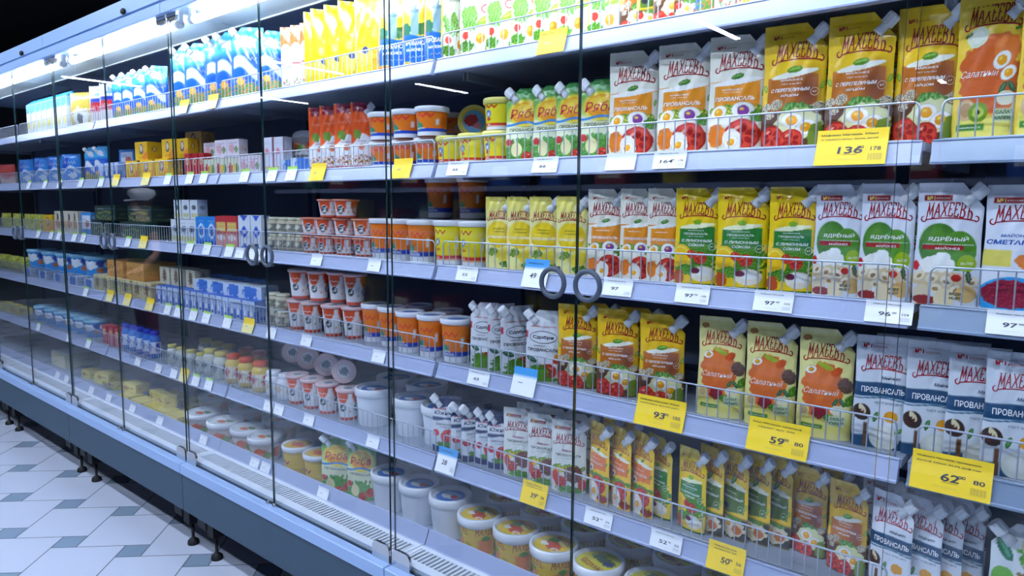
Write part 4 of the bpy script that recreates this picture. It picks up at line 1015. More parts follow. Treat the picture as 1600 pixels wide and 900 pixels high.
    skin_body('vest', V, [('a', 'a2'), ('a2', 'b'), ('b', 'c'), ('c', 'd'), ('c', 'l'), ('c', 'r'), ('l', 'l2'), ('r', 'r2')], 'a', 'cloth', (40, 84, 66), 2, body)
    K = dict(p=(0, 0, .95, .16, .14), l=(-.1, 0, .72, .1, .1), r=(.1, 0, .72, .1, .1), lk=(-.1, -.01, .47, .075, .075), rk=(.1, -.01, .47, .075, .075), la=(-.1, .02, .12, .06, .06), ra=(.1, .02, .12, .06, .06))
    skin_body('trousers', K, [('p', 'l'), ('p', 'r'), ('l', 'lk'), ('r', 'rk'), ('lk', 'la'), ('rk', 'ra')], 'p', 'cloth', (96, 28, 34), 2, body)
    for s in (-1, 1): skin_body('shoe', dict(a=(s*.1, .04, .045, .048, .045), b=(s*.105, -.09, .04, .05, .038), c=(s*.105, -.15, .035, .035, .03)), [('a', 'b'), ('b', 'c')], 'a', 'cloth', (30, 30, 36), 2, body)
shopper((-6.45, -1.5, 0.0), R(180))

# ------------------------------------------------------------------ spouted pouches
DRED = (160, 24, 34); WHT = (252, 252, 250)
LET = {'М': (1.25, [[(.06, 0), (.2, 1)], [(.16, 1), (.5, .22), (.84, 1)], [(.8, 1), (.94, 0)], [(-.06, 0), (.2, 0)], [(.8, 0), (1.06, 0)], [(.02, 1), (.24, 1)], [(.76, 1), (.98, 1)]]),
       'А': (1.1, [[(.06, 0), (.5, 1)], [(.5, 1), (.94, 0)], [(.22, .36), (.78, .36)], [(-.06, 0), (.2, 0)], [(.78, 0), (1.06, 0)]]),
       'Х': (1.1, [[(.06, 0), (.94, 1)], [(.06, 1), (.94, 0)], [(-.04, 0), (.2, 0)], [(.8, 0), (1.04, 0)], [(-.04, 1), (.2, 1)], [(.8, 1), (1.04, 1)]]),
       'Е': (.9, [[(.22, 0), (.22, 1)], [(.02, 1), (.9, 1), (.92, .78)], [(.22, .52), (.72, .52)], [(.02, 0), (.94, 0), (.98, .24)]]),
       'В': (1., [[(.22, 0), (.22, 1)], [(.02, 1), (.6, 1), (.84, .88), (.82, .66), (.56, .54), (.22, .54)], [(.56, .54), (.88, .42), (.96, .22), (.8, .04), (.5, 0), (.02, 0)]]),
       'Ъ': (1.15, [[(.0, .76), (.02, 1), (.42, 1)], [(.38, 0), (.38, 1)], [(.38, .52), (.7, .52), (.92, .4), (.96, .2), (.8, .03), (.5, 0), (.22, 0)]])}
def logotype(cx, cy, w, ht, col, arch=.2, ends=.3, slant=.12, th=None, flip=False, asp=2.):
    word = 'МАХЕЕВЪ'; tot = sum(LET[c][0] for c in word)+.16*6; x = 0; it = []; th = th or w*.0195
    for c in word:
        lw, st = LET[c]
        for s in st:
            P = []
            for (px, py) in s:
                u = (x+px*lw)/tot; q = py
                X = cx+(u-.5)*w+(q-.5)*slant*ht*2; Y = cy+(q-.5)*ht*(1+ends*(2*u-1)**2)+arch*ht*(1-(2*u-1)**2)
                if flip: X = 2*cx-X; Y = 2*cy-Y
                P.append((X, Y))
            it.append(('l', P, th, col))
        x += lw+.16
    return it
def logo(cx=.5, cy=.76, w=.84, ht=.085, col=DRED):
    yb = cy-ht*.78; w = w*.94; cx = cx-.01
    sw = [(cx+(u-.5)*w*.98, yb+.022*(1-(2*u-1)**2)-.004) for u in np.linspace(0, 1, 22)]
    left = arc(cx-.47*w, yb+.008, .05*w, .022, 90, 330, 12)
    right = arc(cx+.49*w, yb+.012, .045*w, .022, 240, 480, 12)
    return [('s', left+sw[1:], .011, col), ('s', sw[10:]+right, .011, col)]+logotype(cx, cy+.004, w*.84, ht*1.32, col)
def no1(x=.2, y=.9, col=(176, 30, 36)):
    return [('t', '№1', x, y, .13, .03, col, dict(bold=.03)), ('t', 'В РОССИИ', x+.17, y-.006, .17, .012, col, dict(bold=.01))]
def T(t, cx, cy, w, h, col=WHT, **k): return ('t', t, cx, cy, w, h, col, k)

def K(cx, cy, w, h, col=WHT, **k):      # printing too small or too blurred to read: a wavy line of ink
    n = 4+int(w*14); return ('s', [(cx+(u-.5)*w, cy+h*.38*(1 if i % 2 else -1)) for i, u in enumerate(np.linspace(0, 1, n))], max(.004, min(w, h)*.09), col)
def pouch_shape(w, h, t, cut=True, seed=1, flat=False):
    rs = np.random.RandomState(seed); ph = rs.rand(8)*6.28
    def edges(v):
        wst = 1-.035*np.exp(-((v-.6)/.18)**2)-.03*np.exp(-((v-.04)/.05)**2)*(not flat)
        xl = -w/2*wst; xr = w/2*wst
        if cut: xr = xr-np.clip((v-.80)/.20, 0, 1)*w*.34
        return xl, xr
    def Y(x, z, off):
        v = np.clip(z/h, 0, 1); xl, xr = edges(v); u = np.clip((x-xl)/(xr-xl), 0, 1)
        p = t*(np.clip((.93-v)/.93, 0, 1)**(.5 if not flat else .3))*(.8+.2*(1-v))/2+.0012
        a = np.clip(1-np.abs(2*u-1)**(2.4 if not flat else 5), 0, 1)**.75
        wr = .0011*(np.sin(x/w*13+z/h*9+ph[0])*np.sin(z/h*17+ph[1]) + .8*np.sin(x/w*25-z/h*21+ph[2]))*a*(.35+v)
        wr = wr + .0016*np.sin(x/w*31+ph[3])*np.clip((v-.72)*4, 0, 1)*np.clip((.94-v)*9, 0, 1)*a
        return -(p*a+wr+off)-.0006
    return edges, Y
def make_pouch(w, h, t, base, art, items, back=(210, 210, 215), cut=True, seed=1, res=.0022, flat=False):
    edges, Y = pouch_shape(w, h, t, cut, seed, flat); asp = h/w
    nx = max(10, int(w/res)); ny = max(14, int(h/res))
    U, Vv = np.meshgrid(np.linspace(0, 1, nx), np.linspace(0, 1, ny))
    xl, xr = edges(Vv); x = xl+U*(xr-xl); z = Vv*h
    # rounded seal corners
    P = np.stack([x, Y(x, z, 0), z], -1)
    A = Art(x/w+.5, Vv, asp, base)
    if art: art(A)
    A.mix((np.abs(Vv-.975) < .012)*(np.sin(Vv*900) > 0)*.25, (255, 255, 255))
    mb = MB(); mb.grid(P, A.c)
    nb, nn = 13, 15
    U, Vv = np.meshgrid(np.linspace(1, 0, nb), np.linspace(0, 1, nn)); xl, xr = edges(Vv); x = xl+U*(xr-xl); z = Vv*h
    P2 = np.stack([x, -Y(x, z, 0), z], -1); C2 = np.zeros(P2.shape); C2[:] = back
    mb.grid(P2, C2)
    bo = [tuple(q) for q in P[0, ::-1][::max(1, nx//12)]]+[tuple(q) for q in P2[0, ::-1]]
    mb.add(bo, [tuple(range(len(bo)))], back)
    def surf(fx, fy, o):
        xx = (np.asarray(fx)-.5)*w; zz = np.asarray(fy)*h
        xl, xr = edges(zz/h); xx = np.clip(xx, xl, xr)
        return np.stack([xx, Y(xx, zz, o), zz], -1)
    put_print(mb, items, surf, asp)
    return mb
def cap_meshes(col=(240, 242, 246), L=.024, r=.0135):
    c = MB(); c.lathe([(r*.8, 0), (r, .0015), (r, L*.85), (r*.88, L), (r*.3, L+.0008)], 20, ridge=-.07, col=col, smooth=False)
    s = MB(); s.lathe([(.012, -.02), (.0095, -.008), (.0085, 0), (.011, .0002), (.011, .0012)], 12, col=(225, 228, 232))
    return c.mesh('cap', ['tub_plastic']), s.mesh('spout', ['tub_plastic'])
_cap = {}
def pouch_proto(name, desc, w, h, t, base, art, items, back=(210, 210, 215), cut=True, seed=1, res=.0022, flat=False, mirror=False, capcol=(240, 242, 246)):
    mb = make_pouch(w, h, t, base, art, [] if mirror else items, back, cut, seed, res, flat)
    if mirror:      # spout at upper left: mirror the body, then print the front unmirrored
        mb.v = [q*np.array([-1, 1, 1]) for q in mb.v]; mb.f = [tuple(reversed(f)) for f in mb.f]
        edges, Y = pouch_shape(w, h, t, cut, seed, flat)
        def surf(fx, fy, o):
            xx = (np.asarray(fx)-.5)*w; zz = np.asarray(fy)*h; xl, xr = edges(zz/h); xm = np.clip(-xx, xl, xr)
            return np.stack([-xm, Y(xm, zz, o), zz], -1)
        put_print(mb, items, surf, h/w)
    root = link(name, mb.mesh(name, ['film']))
    if cut:
        if capcol not in _cap: _cap[capcol] = cap_meshes(capcol)
        k = -1 if mirror else 1
        for part, me in zip(('cap', 'spout'), _cap[capcol]):
            c = link(part, me, root); a = R(44)*k
            d = -.002 if part == 'cap' else -.0025
            c.location = (k*(w*.345)+math.sin(a)*d, -.002, h*.9+math.cos(a)*d); c.rotation_euler = (0, a, 0)
    return root

PROTO = {}; INFO = {}
def reg(key, ob, desc, cat, height, depth):
    PROTO[key] = ob; INFO[key] = (desc, cat, height, depth); ob['_new'] = 1

def salad_bottom(A, y=.2):
    A.tomato(.3, y-.02, .2); A.tomato(.68, y-.06, .19); A.herbs(.5, y+.1, .42, .1)
# cream pouch, orange panel, eggs and tomato
def a_cream(A):
    A.rect(.12, .38, .88, .60, (240, 150, 30), .01, .012); A.grad(.6, .61, (240, 150, 30), (240, 150, 30)); A.ell(.5, .60, .42, .05, (250, 248, 240), 6)
    A.leaf(.5, .645, .11, 14, (66, 122, 40)); A.herbs(.5, .36, .46, .09, (90, 140, 40), (240, 220, 60)); A.egg(.2, .34, .15, 30); A.egg(.62, .35, .2, -10, (140, 60, 150))
    A.tomato(.62, .14, .3); A.ell(.18, .14, .16, .2, (238, 128, 30), rough=.15); A.ell(.45, .09, .16, .22, (246, 240, 230), 10, rough=.05); A.egg(.44, .08, .13, 40); A.herbs(.85, .3, .12, .1)
    A.leaf(.93, .5, .06, 80, (110, 160, 50))
i_cream = logo(.52, .765, .8)+no1(.2, .9)+[T('МАЙОНЕЗ', .42, .535, .34, .018), T('ГОСТ 31761-2012', .42, .51, .3, .01), T('ПРОВАНСАЛЬ', .47, .455, .66, .036, bold=.02, slant=.2)]
reg('cream', pouch_proto('mayonnaise_pouch', '', .125, .245, .042, (236, 232, 214), a_cream, i_cream, (225, 222, 205), seed=2, res=.0016),
    'large cream spouted pouch with tomatoes', 'pouch', .245, .045)
reg('cream_small', pouch_proto('mayonnaise_pouch', '', .098, .218, .034, (238, 234, 216), a_cream, logo(.5, .765, .86)+no1(.2, .9)+[T('ПРОВАНСАЛЬ', .47, .455, .66, .03, bold=.02, slant=.2), T('МАЙОНЕЗ', .42, .535, .34, .016)], (225, 222, 205), seed=5, res=.0016),
    'slim cream pouch with orange panel', 'pouch', .218, .036)
# yellow pouch, brown panel, quail eggs
def a_quail(A):
    A.grad(.0, .35, (110, 62, 30), (150, 86, 30)); A.rect(-.1, -.1, 1.1, .3, (96, 60, 34), .02)
    A.rect(.1, .33, .88, .585, (196, 110, 22), .01, .01); A.rect(.6, .3, .88, .585, (142, 74, 44), .2)
    A.ell(.52, .60, .36, .05, (246, 244, 226), 8); A.leaf(.52, .635, .12, 8, (96, 150, 30)); A.leaf(.95, .5, .07, 70, (120, 160, 30)); A.leaf(.06, .5, .07, 110, (120, 160, 30))
    for (x, y, r) in ((.08, .34, .09), (.26, .36, .1), (.9, .33, .1), (.16, .28, .08), (.78, .31, .08)): A.quail(x, y, r, 20)
    A.herbs(.55, .33, .24, .08, (70, 130, 50), (150, 200, 110)); A.ell(.62, .2, .36, .24, (226, 226, 170), rough=.1); A.egg(.52, .23, .17, 0); A.egg(.74, .17, .16, 20)
    A.tomato(.2, .1, .2); A.tomato(.52, .07, .19); A.ell(.9, .1, .13, .2, (126, 150, 50), rough=.15)
i_quail = logo(.55, .765, .8)+no1(.22, .9)+[T('МАЙОНЕЗ', .48, .555, .34, .02), T('ГОСТ 31761-2012', .48, .522, .3, .011), T('С ПЕРЕПЕЛИНЫМ', .46, .475, .6, .028, bold=.02, slant=.2), T('ЯЙЦОМ', .46, .43, .28, .026, bold=.02, slant=.2), ('s', arc(.84, .45, .06, .03, 0, 360), .004, (240, 220, 190)), T('67', .84, .45, .06, .015)]
reg('quail', pouch_proto('mayonnaise_pouch', '', .128, .25, .042, (250, 204, 30), a_quail, i_quail, (226, 196, 60), seed=7, res=.0016),
    'large yellow pouch with quail eggs', 'pouch', .25, .045)
reg('quail_small', pouch_proto('mayonnaise_pouch', '', .108, .216, .036, (250, 200, 26), a_quail, i_quail, (226, 190, 50), seed=8, res=.0016),
    'yellow pouch with quail eggs', 'pouch', .216, .038)
# pale yellow salad pouch
def a_salad(A):
    A.ell(.46, .42, .36, .6, (232, 112, 44), 0, rough=.12); A.ell(.5, .5, .33, .3, (238, 124, 54), rough=.1); A.rect(.04, .06, .96, .2, (238, 226, 120), .05)
    A.egg(.24, .62, .1, 20); A.ell(.7, .62, .11, .08, (226, 90, 30), 40, rough=.15); A.ell(.5, .66, .16, .05, (170, 190, 50), -20, rough=.1)
    A.ell(.86, .5, .13, .16, (116, 84, 66), 20, rough=.12); A.spots(.86, .5, .12, .15, [(80, 54, 44)]); A.herbs(.94, .36, .07, .12)
    A.ell(.14, .24, .11, .12, (226, 210, 150)); A.ell(.14, .24, .07, .08, (200, 170, 110)); A.ell(.42, .24, .14, .13, (150, 32, 44), rough=.15); A.herbs(.62, .2, .1, .08)
    A.rect(.1, .09, .5, .125, (74, 140, 50), .01); A.rect(.6, .13, .9, .22, (214, 226, 190), .02); A.leaf(.7, .34, .09, 60, (40, 100, 60)); A.leaf(.82, .345, .09, 120, (40, 100, 60)); A.ell(.75, .27, .13, .1, (236, 232, 200))
    A.ell(.14, .91, .08, .06, (190, 130, 60), rough=.1)
i_salad = logo(.5, .78, .82, col=(176, 36, 28))+[T('Салатный', .44, .43, .62, .055, bold=-.004, slant=.35), T('МАЙОНЕЗ', .3, .107, .3, .012), T('САЛАТ', .75, .195, .24, .026, (50, 110, 60), bold=.03), T('ГУРМЭ', .75, .155, .24, .026, (50, 110, 60), bold=.03)]
reg('salad', pouch_proto('mayonnaise_pouch', '', .105, .225, .034, (242, 232, 150), a_salad, i_salad, (236, 226, 130), seed=9, res=.0016),
    'pale yellow pouch with orange splash', 'pouch', .225, .036)
def a_salad2(A):
    A.ell(.5, .42, .42, .62, (218, 100, 34), rough=.1); A.rect(.04, .02, .96, .18, (238, 226, 110), .04); A.ell(.72, .62, .18, .22, (228, 120, 40), rough=.2)
    A.ell(.3, .72, .16, .13, (226, 232, 200), 40, rough=.04); A.ell(.3, .72, .1, .08, (246, 246, 226), 40); A.leaf(.17, .74, .06, 30, (60, 80, 20)); A.leaf(.85, .76, .05, 20, (70, 130, 30))
    A.egg(.66, .55, .14, 50); A.egg(.76, .46, .12, 40); A.ell(.2, .22, .13, .15, (222, 190, 140)); A.ell(.2, .22, .08, .1, (190, 150, 100)); A.ell(.38, .2, .14, .14, (120, 160, 30)); A.ell(.38, .2, .08, .08, (190, 206, 90)); A.ell(.38, .2, .03, .03, (40, 50, 20))
    A.rect(.08, .075, .48, .12, (74, 140, 50), .01); A.rect(.6, .13, .9, .22, (214, 226, 190), .02); A.leaf(.7, .36, .09, 60, (40, 100, 60)); A.leaf(.82, .365, .09, 120, (40, 100, 60)); A.ell(.75, .29, .13, .1, (236, 232, 200))
i_salad2 = logo(.5, .85, .8)+[T('Салатный', .36, .47, .52, .05, bold=-.004, slant=.35), T('МАЙОНЕЗ', .28, .098, .3, .014), T('САЛАТ', .75, .195, .24, .026, (50, 110, 60), bold=.03), T('КАПРИЗ', .75, .155, .26, .026, (50, 110, 60), bold=.03)]
reg('salad_big', pouch_proto('mayonnaise_pouch', '', .125, .25, .04, (248, 208, 56), a_salad2, i_salad2, (230, 210, 70), seed=10, res=.0016),
    'large pouch with orange splash and apple', 'pouch', .25, .042)
# yellow and green lemon-juice pouch
def a_lemon(A):
    A.rect(.12, .36, .88, .60, (42, 128, 44), .01, .01); A.grad(.0, .02, (30, 100, 30), (30, 100, 30)); A.ell(.5, .61, .38, .05, (248, 246, 200), 6); A.ell(.5, .65, .09, .05, (140, 190, 30))
    A.herbs(.5, .3, .5, .3, (52, 120, 24), (120, 176, 40)); A.ell(.16, .28, .26, .28, (252, 206, 30)); A.ell(.16, .28, .21, .23, (255, 232, 90)); A.ell(.16, .28, .18, .2, (250, 200, 20), rough=.1)
    A.tomato(.6, .28, .14); A.tomato(.4, .32, .1); A.herbs(.45, .16, .4, .12, (60, 130, 30)); A.ell(.66, .12, .26, .16, (248, 236, 214)); A.ell(.66, .14, .16, .09, (250, 250, 244), rough=.1); A.ell(.5, .15, .1, .06, (110, 30, 60)); A.ell(.12, .08, .14, .14, (196, 80, 20), rough=.2); A.leaf(.92, .34, .07, 80)
i_lemon = logo(.52, .765, .82)+no1(.2, .9)+[T('МАЙОНЕЗ', .48, .565, .34, .014), T('ПРОВАНСАЛЬ', .48, .53, .52, .022, bold=.01), T('ГОСТ 31761-2012', .48, .502, .34, .01), T('С ЛИМОННЫМ', .5, .46, .64, .028, bold=.02, slant=.2), T('СОКОМ', .5, .415, .34, .026, bold=.02, slant=.2), ('s', arc(.84, .4, .07, .034, 0, 360), .004, WHT), T('67', .84, .4, .06, .016)]
reg('lemon', pouch_proto('mayonnaise_pouch', '', .11, .218, .036, (252, 212, 16), a_lemon, i_lemon, (228, 204, 40), seed=11, res=.0016),
    'yellow pouch with green lemon panel', 'pouch', .218, .038)
# pale pouch with big lemon
def a_lemonw(A):
    A.grad(.6, 1, (250, 240, 180), (246, 228, 90)); A.ell(.5, .48, .42, .42, (250, 204, 10)); A.ell(.46, .5, .33, .34, (253, 220, 40), soft=.6); A.herbs(.3, .24, .2, .12, (80, 140, 40), (220, 220, 100)); A.ell(.72, .2, .3, .2, (252, 226, 60), 20); A.ell(.28, .12, .24, .14, (250, 244, 160), 0, rough=.1); A.herbs(.78, .07, .24, .1); A.ell(.1, .3, .1, .2, (246, 238, 190))
i_lemonw = logo(.5, .735, .84, .07)+[T('ПРОВАНСАЛЬ', .5, .56, .4, .018, (90, 90, 20)), T('С ЛИМОННЫМ', .5, .52, .4, .016, (90, 90, 20)), T('ЛИМОННЫЙ', .5, .45, .76, .04, (252, 246, 226), bold=.02)]
reg('lemon_pale', pouch_proto('mayonnaise_pouch', '', .086, .2, .03, (248, 236, 150), a_lemonw, i_lemonw, (240, 226, 120), seed=12, res=.0018),
    'slim pale yellow pouch with lemon', 'pouch', .2, .032)
# white cucumber pouch
def a_cuc(A):
    A.ell(.36, .49, .3, .36, (70, 128, 40)); A.ell(.66, .45, .27, .32, (88, 150, 46)); A.ell(.3, .54, .18, .2, (96, 152, 52), soft=.8); A.ell(.36, .33, .26, .16, (250, 248, 240), rough=.12); A.ell(.44, .38, .12, .12, (252, 252, 248), rough=.2)
    A.rect(.12, .475-.018, .74, .475+.018, (176, 28, 34), .01, 0, .0); A.ell(.8, .35, .14, .14, (160, 190, 20)); A.ell(.5, .2, .5, .16, (222, 200, 160), rough=.15); [(A.ell(x, y, .1, .075, (240, 228, 200), a, rough=.08), A.ell(x, y-.006, .05, .03, (176, 130, 80), a, rough=.2)) for x, y, a in ((.3, .22, 20), (.52, .2, -30), (.1, .24, 40), (.36, .14, 0), (.66, .13, 60), (.14, .02, 10), (.9, .2, 30))]; A.spots(.44, .26, .12, .06, [(50, 40, 50)], 4)
    A.ell(.16, .1, .14, .13, (232, 216, 180)); A.ell(.2, .04, .18, .08, (150, 40, 40)); A.ell(.5, .06, .16, .16, (240, 222, 180)); A.ell(.82, .1, .16, .14, (230, 190, 120)); A.leaf(.84, .24, .1, 100, (50, 80, 50)); A.ell(.66, .23, .08, .06, (190, 40, 30)); A.ell(.04, .32, .05, .08, (214, 30, 50))
    A.rect(.1, .855, .52, .9, (160, 24, 34), .008)
i_cuc = logo(.5, .76, .86, .08)+[T('№1', .2, .877, .12, .03, (250, 220, 120), bold=.03), T('В РОССИИ', .38, .875, .2, .014, (250, 240, 230), bold=.01), T('ЯДРЁНЫЙ', .5, .545, .6, .045, bold=.02, slant=.2), T('С ЗЕРНИСТОЙ ГОРЧИЦЕЙ И ХРЕНОМ', .5, .5, .76, .013), T('МАЙОНЕЗ', .5, .47, .36, .024, bold=.02, slant=.2), T('без ГМО', .8, .35, .18, .025, bold=.01, slant=.2), T('ВИДЕО', .68, .1, .2, .026, (30, 80, 70), bold=.03), T('РЕЦЕПТ', .68, .065, .2, .024, (30, 80, 70), bold=.03)]
reg('cucumber', pouch_proto('mayonnaise_pouch', '', .112, .222, .034, (226, 230, 240), a_cuc, i_cuc, (220, 224, 234), seed=13, res=.0016),
    'white pouch with green cucumber shapes', 'pouch', .222, .036)
def a_sour(A):
    A.rect(.0, .35, .4, .48, (232, 216, 90), .01); A.herbs(.72, .93, .2, .1, (70, 120, 80)); A.ell(.45, .1, .5, .32, (40, 160, 226)); A.ell(.4, .13, .38, .22, (150, 26, 56), rough=.06); A.spots(.4, .13, .34, .2, [(190, 50, 80)]); A.ell(.72, .42, .26, .14, (238, 130, 30), 10, rough=.2); A.ell(.9, .34, .2, .1, (210, 160, 90), 30, rough=.1); A.ell(.9, .16, .12, .12, (200, 30, 44)); A.ell(.9, .05, .2, .1, (40, 160, 226)); A.rect(.1, .855, .5, .9, (160, 24, 34), .008)
i_sour = logo(.5, .76, .86, .08)+[T('№1', .2, .877, .12, .03, (250, 220, 120), bold=.03), T('В РОССИИ', .38, .875, .2, .014, (250, 240, 230), bold=.01), T('МАЙОНЕЗ', .44, .6, .4, .03, (30, 90, 180), bold=.02, slant=.2), T('СМЕТАННЫЙ', .48, .55, .86, .048, (30, 90, 180), bold=.03, slant=.2), T('ГОСТ', .9, .16, .14, .02)]
reg('sour', pouch_proto('mayonnaise_pouch', '', .118, .224, .034, (232, 236, 246), a_sour, i_sour, (220, 224, 234), seed=14, res=.0016),
    'white pouch with blue plate', 'pouch', .224, .036)
# white navy provansal
def a_navy(A):
    A.rect(-.1, .46, 1.1, .585, (24, 74, 112), .01, .006); A.rect(-.1, .44, 1.1, .452, (60, 110, 140), .004, .01); A.rect(-.1, -.1, 1.1, .1, (24, 74, 112), .02, .01)
    A.ell(.17, .31, .15, .17, (62, 46, 40), 80); A.rect(.22, .0, .3, .22, (110, 76, 54), .02); A.ell(.18, .34, .1, .05, (236, 222, 180), -50); A.spots(.15, .3, .08, .08, [(40, 24, 20), (120, 40, 30)])
    A.ell(.74, .28, .17, .14, (228, 232, 236)); A.ell(.72, .29, .13, .1, (232, 160, 30), rough=.06); A.leaf(.44, .28, .1, 70, (60, 120, 50)); A.ell(.62, .1, .28, .22, (214, 218, 208)); A.ell(.6, .13, .2, .14, (236, 238, 230), soft=.7); A.leaf(.88, .17, .09, 30, (90, 150, 60))
i_navy = [('s', [(.1, .885), (.6, .885), (.6, .935), (.1, .935), (.1, .885)], .003, (176, 40, 50))]+logo(.55, .755, .86, .078, (180, 40, 52))+[T('№1', .21, .91, .16, .035, (190, 34, 44), bold=.04), T('В РОССИИ', .45, .903, .24, .018, (190, 34, 44), bold=.01), T('Майонез', .68, .635, .34, .03, (30, 60, 90), slant=.4), T('ПРОВАНСАЛЬ', .54, .52, .8, .052, bold=.02), T('ГОСТ 31761-2012', .66, .41, .5, .018, (50, 90, 120))]
reg('navy_flat', pouch_proto('mayonnaise_sachet', '', .112, .222, .02, (224, 230, 238), a_navy, i_navy, (214, 220, 230), cut=False, seed=15, res=.0016, flat=True),
    'flat white sachet with navy band', 'sachet', .222, .022)
reg('navy', pouch_proto('mayonnaise_pouch', '', .1, .205, .032, (228, 232, 240), a_navy, i_navy, (214, 220, 230), seed=16, res=.0016),
    'white spouted pouch with navy band', 'pouch', .205, .034)
# green top, yellow oval
def a_ryaba(A):
    A.grad(.55, 1, (210, 224, 120), (30, 126, 46)); A.grad(.0, .25, (60, 140, 60), (236, 238, 200)); A.ell(.5, .66, .42, .3, (240, 220, 60), soft=.2); A.ell(.5, .66, .36, .24, (244, 160, 30)); A.ell(.5, .7, .3, .14, (250, 210, 70), soft=.6); A.rect(-.1, .50, 1.1, .53, (50, 140, 220), .01, .02); A.ell(.84, .88, .08, .08, (210, 40, 40), soft=.2)
    A.herbs(.5, .15, .48, .26, (60, 140, 50), (150, 200, 90)); A.tomato(.2, .13, .13); A.tomato(.44, .06, .13); A.ell(.7, .16, .14, .16, (236, 226, 170)); A.ell(.9, .26, .09, .08, (214, 60, 60))
i_ryaba = [T('Ряба', .48, .655, .66, .13, (206, 34, 70), bold=.0, slant=.25, rise=.15), T('МАЙОНЕЗ', .54, .475, .24, .016, (40, 70, 30)), T('ПРОВАНСАЛЬ', .5, .43, .76, .042, (50, 60, 40))]
reg('ryaba', pouch_proto('mayonnaise_pouch', '', .12, .192, .036, (232, 236, 196), a_ryaba, i_ryaba, (60, 140, 60), seed=17, res=.0018, mirror=True),
    'green pouch with red script', 'pouch', .192, .038)
def a_sdobri(A):
    A.rect(-.1, .6, .08, .72, (206, 36, 52), .01); A.rect(.92, .6, 1.1, .7, (206, 36, 52), .01); A.tomato(.35, .14, .22); A.tomato(.14, .3, .1); A.herbs(.6, .12, .3, .2); A.leaf(.8, .3, .16, 20, (40, 90, 60)); A.ell(.1, .34, .1, .09, (240, 150, 30)); A.herbs(.5, .02, .5, .06)
i_sdobri = [('s', arc(.5, .62, .36, .085, 0, 360, 40), .008, (30, 40, 40)), T('Сдобри', .5, .615, .56, .06, (24, 30, 30), bold=.03), T('ПРОВАНСАЛЬ', .5, .44, .84, .045, (30, 34, 34), bold=.02), T('МАЙОНЕЗ', .4, .5, .3, .018, (60, 60, 60)), T('любовь к продуктам', .5, .77, .7, .03, (196, 40, 60), slant=.3)]
reg('sdobri', pouch_proto('mayonnaise_pouch', '', .104, .19, .036, (230, 232, 238), a_sdobri, i_sdobri, (210, 212, 220), seed=18, res=.0018, mirror=True),
    'white pouch with black oval lettering', 'pouch', .19, .038)
def a_food(A):
    A.herbs(.5, .33, .46, .12, (90, 140, 50), (220, 220, 80)); A.ell(.24, .3, .18, .08, (246, 200, 40), 20, rough=.2); A.ell(.66, .26, .26, .24, (122, 66, 50), rough=.15); A.spots(.66, .26, .2, .2, [(160, 90, 60), (80, 36, 28)]); A.tomato(.3, .14, .18); A.ell(.14, .22, .1, .16, (230, 70, 30)); A.herbs(.6, .05, .4, .1); A.ell(.9, .12, .1, .16, (200, 40, 30)); A.rect(.1, .87, .55, .905, (160, 24, 34), .008)
i_food = logo(.5, .73, .88, .08)+[T('№1', .2, .887, .12, .024, (250, 220, 120), bold=.03), T('В РОССИИ', .4, .886, .22, .014, (250, 240, 230)), T('Майонез', .5, .585, .36, .034, (170, 60, 110), slant=.35), T('ПРОВАНСАЛЬ', .5, .52, .72, .036, (60, 76, 60), bold=.01), T('ГОСТ 31761-2012', .5, .475, .4, .012, (90, 100, 90))]
reg('food', pouch_proto('mayonnaise_pouch', '', .096, .194, .032, (232, 232, 224), a_food, i_food, (220, 220, 214), seed=19, res=.0018),
    'white pouch with vegetables and meat', 'pouch', .194, .034)
def a_orange(A):
    A.rect(.1, .4, .9, .62, (238, 120, 30), .01, .01, .05); A.ell(.55, .63, .4, .06, (250, 246, 220), -8); A.leaf(.55, .67, .1, 30, (60, 120, 30)); A.egg(.2, .4, .14, 30, (110, 40, 90)); A.herbs(.5, .33, .5, .08); A.tomato(.6, .22, .3); A.ell(.42, .12, .24, .3, (246, 240, 226), 20); A.egg(.42, .12, .2, 60); A.ell(.8, .06, .2, .12, (160, 60, 30), rough=.2); A.leaf(.9, .5, .07, 70)
i_orange = logo(.5, .77, .84)+no1(.2, .9)+[T('МАЙОНЕЗ', .42, .55, .4, .016), T('ПРОВАНСАЛЬ', .46, .49, .64, .032, bold=.02, slant=.2)]
reg('orange', pouch_proto('mayonnaise_pouch', '', .088, .205, .03, (254, 206, 24), a_orange, i_orange, (232, 196, 40), seed=20, res=.0018),
    'yellow pouch with orange panel', 'pouch', .205, .032)
def a_olive(A):
    A.rect(.1, .3, .9, .6, (84, 116, 34), .01, .01, .03); A.ell(.55, .615, .4, .07, (250, 246, 220), -8); A.leaf(.5, .68, .16, 50, (80, 120, 40)); A.ell(.25, .36, .12, .07, (36, 40, 50)); A.rect(.0, .0, 1, .26, (60, 56, 44), .04); A.ell(.5, .14, .44, .26, (232, 220, 190), rough=.1); A.egg(.4, .16, .16); A.ell(.7, .12, .16, .12, (214, 120, 50), rough=.1); A.herbs(.55, .24, .3, .05); A.tomato(.12, .2, .1); A.leaf(.93, .4, .08, 75, (150, 170, 30))
i_olive = logo(.5, .77, .84)+no1(.2, .9)+[T('МАЙОНЕЗ', .42, .53, .4, .016), T('ОЛИВКОВЫЙ', .5, .47, .72, .034, bold=.02, slant=.2), ('s', arc(.8, .36, .09, .042, 0, 360), .006, (210, 220, 160)), T('67', .8, .36, .08, .02)]
reg('olive', pouch_proto('mayonnaise_pouch', '', .092, .205, .032, (252, 208, 24), a_olive, i_olive, (214, 196, 40), seed=21, res=.0018),
    'yellow pouch with olive green panel', 'pouch', .205, .034)
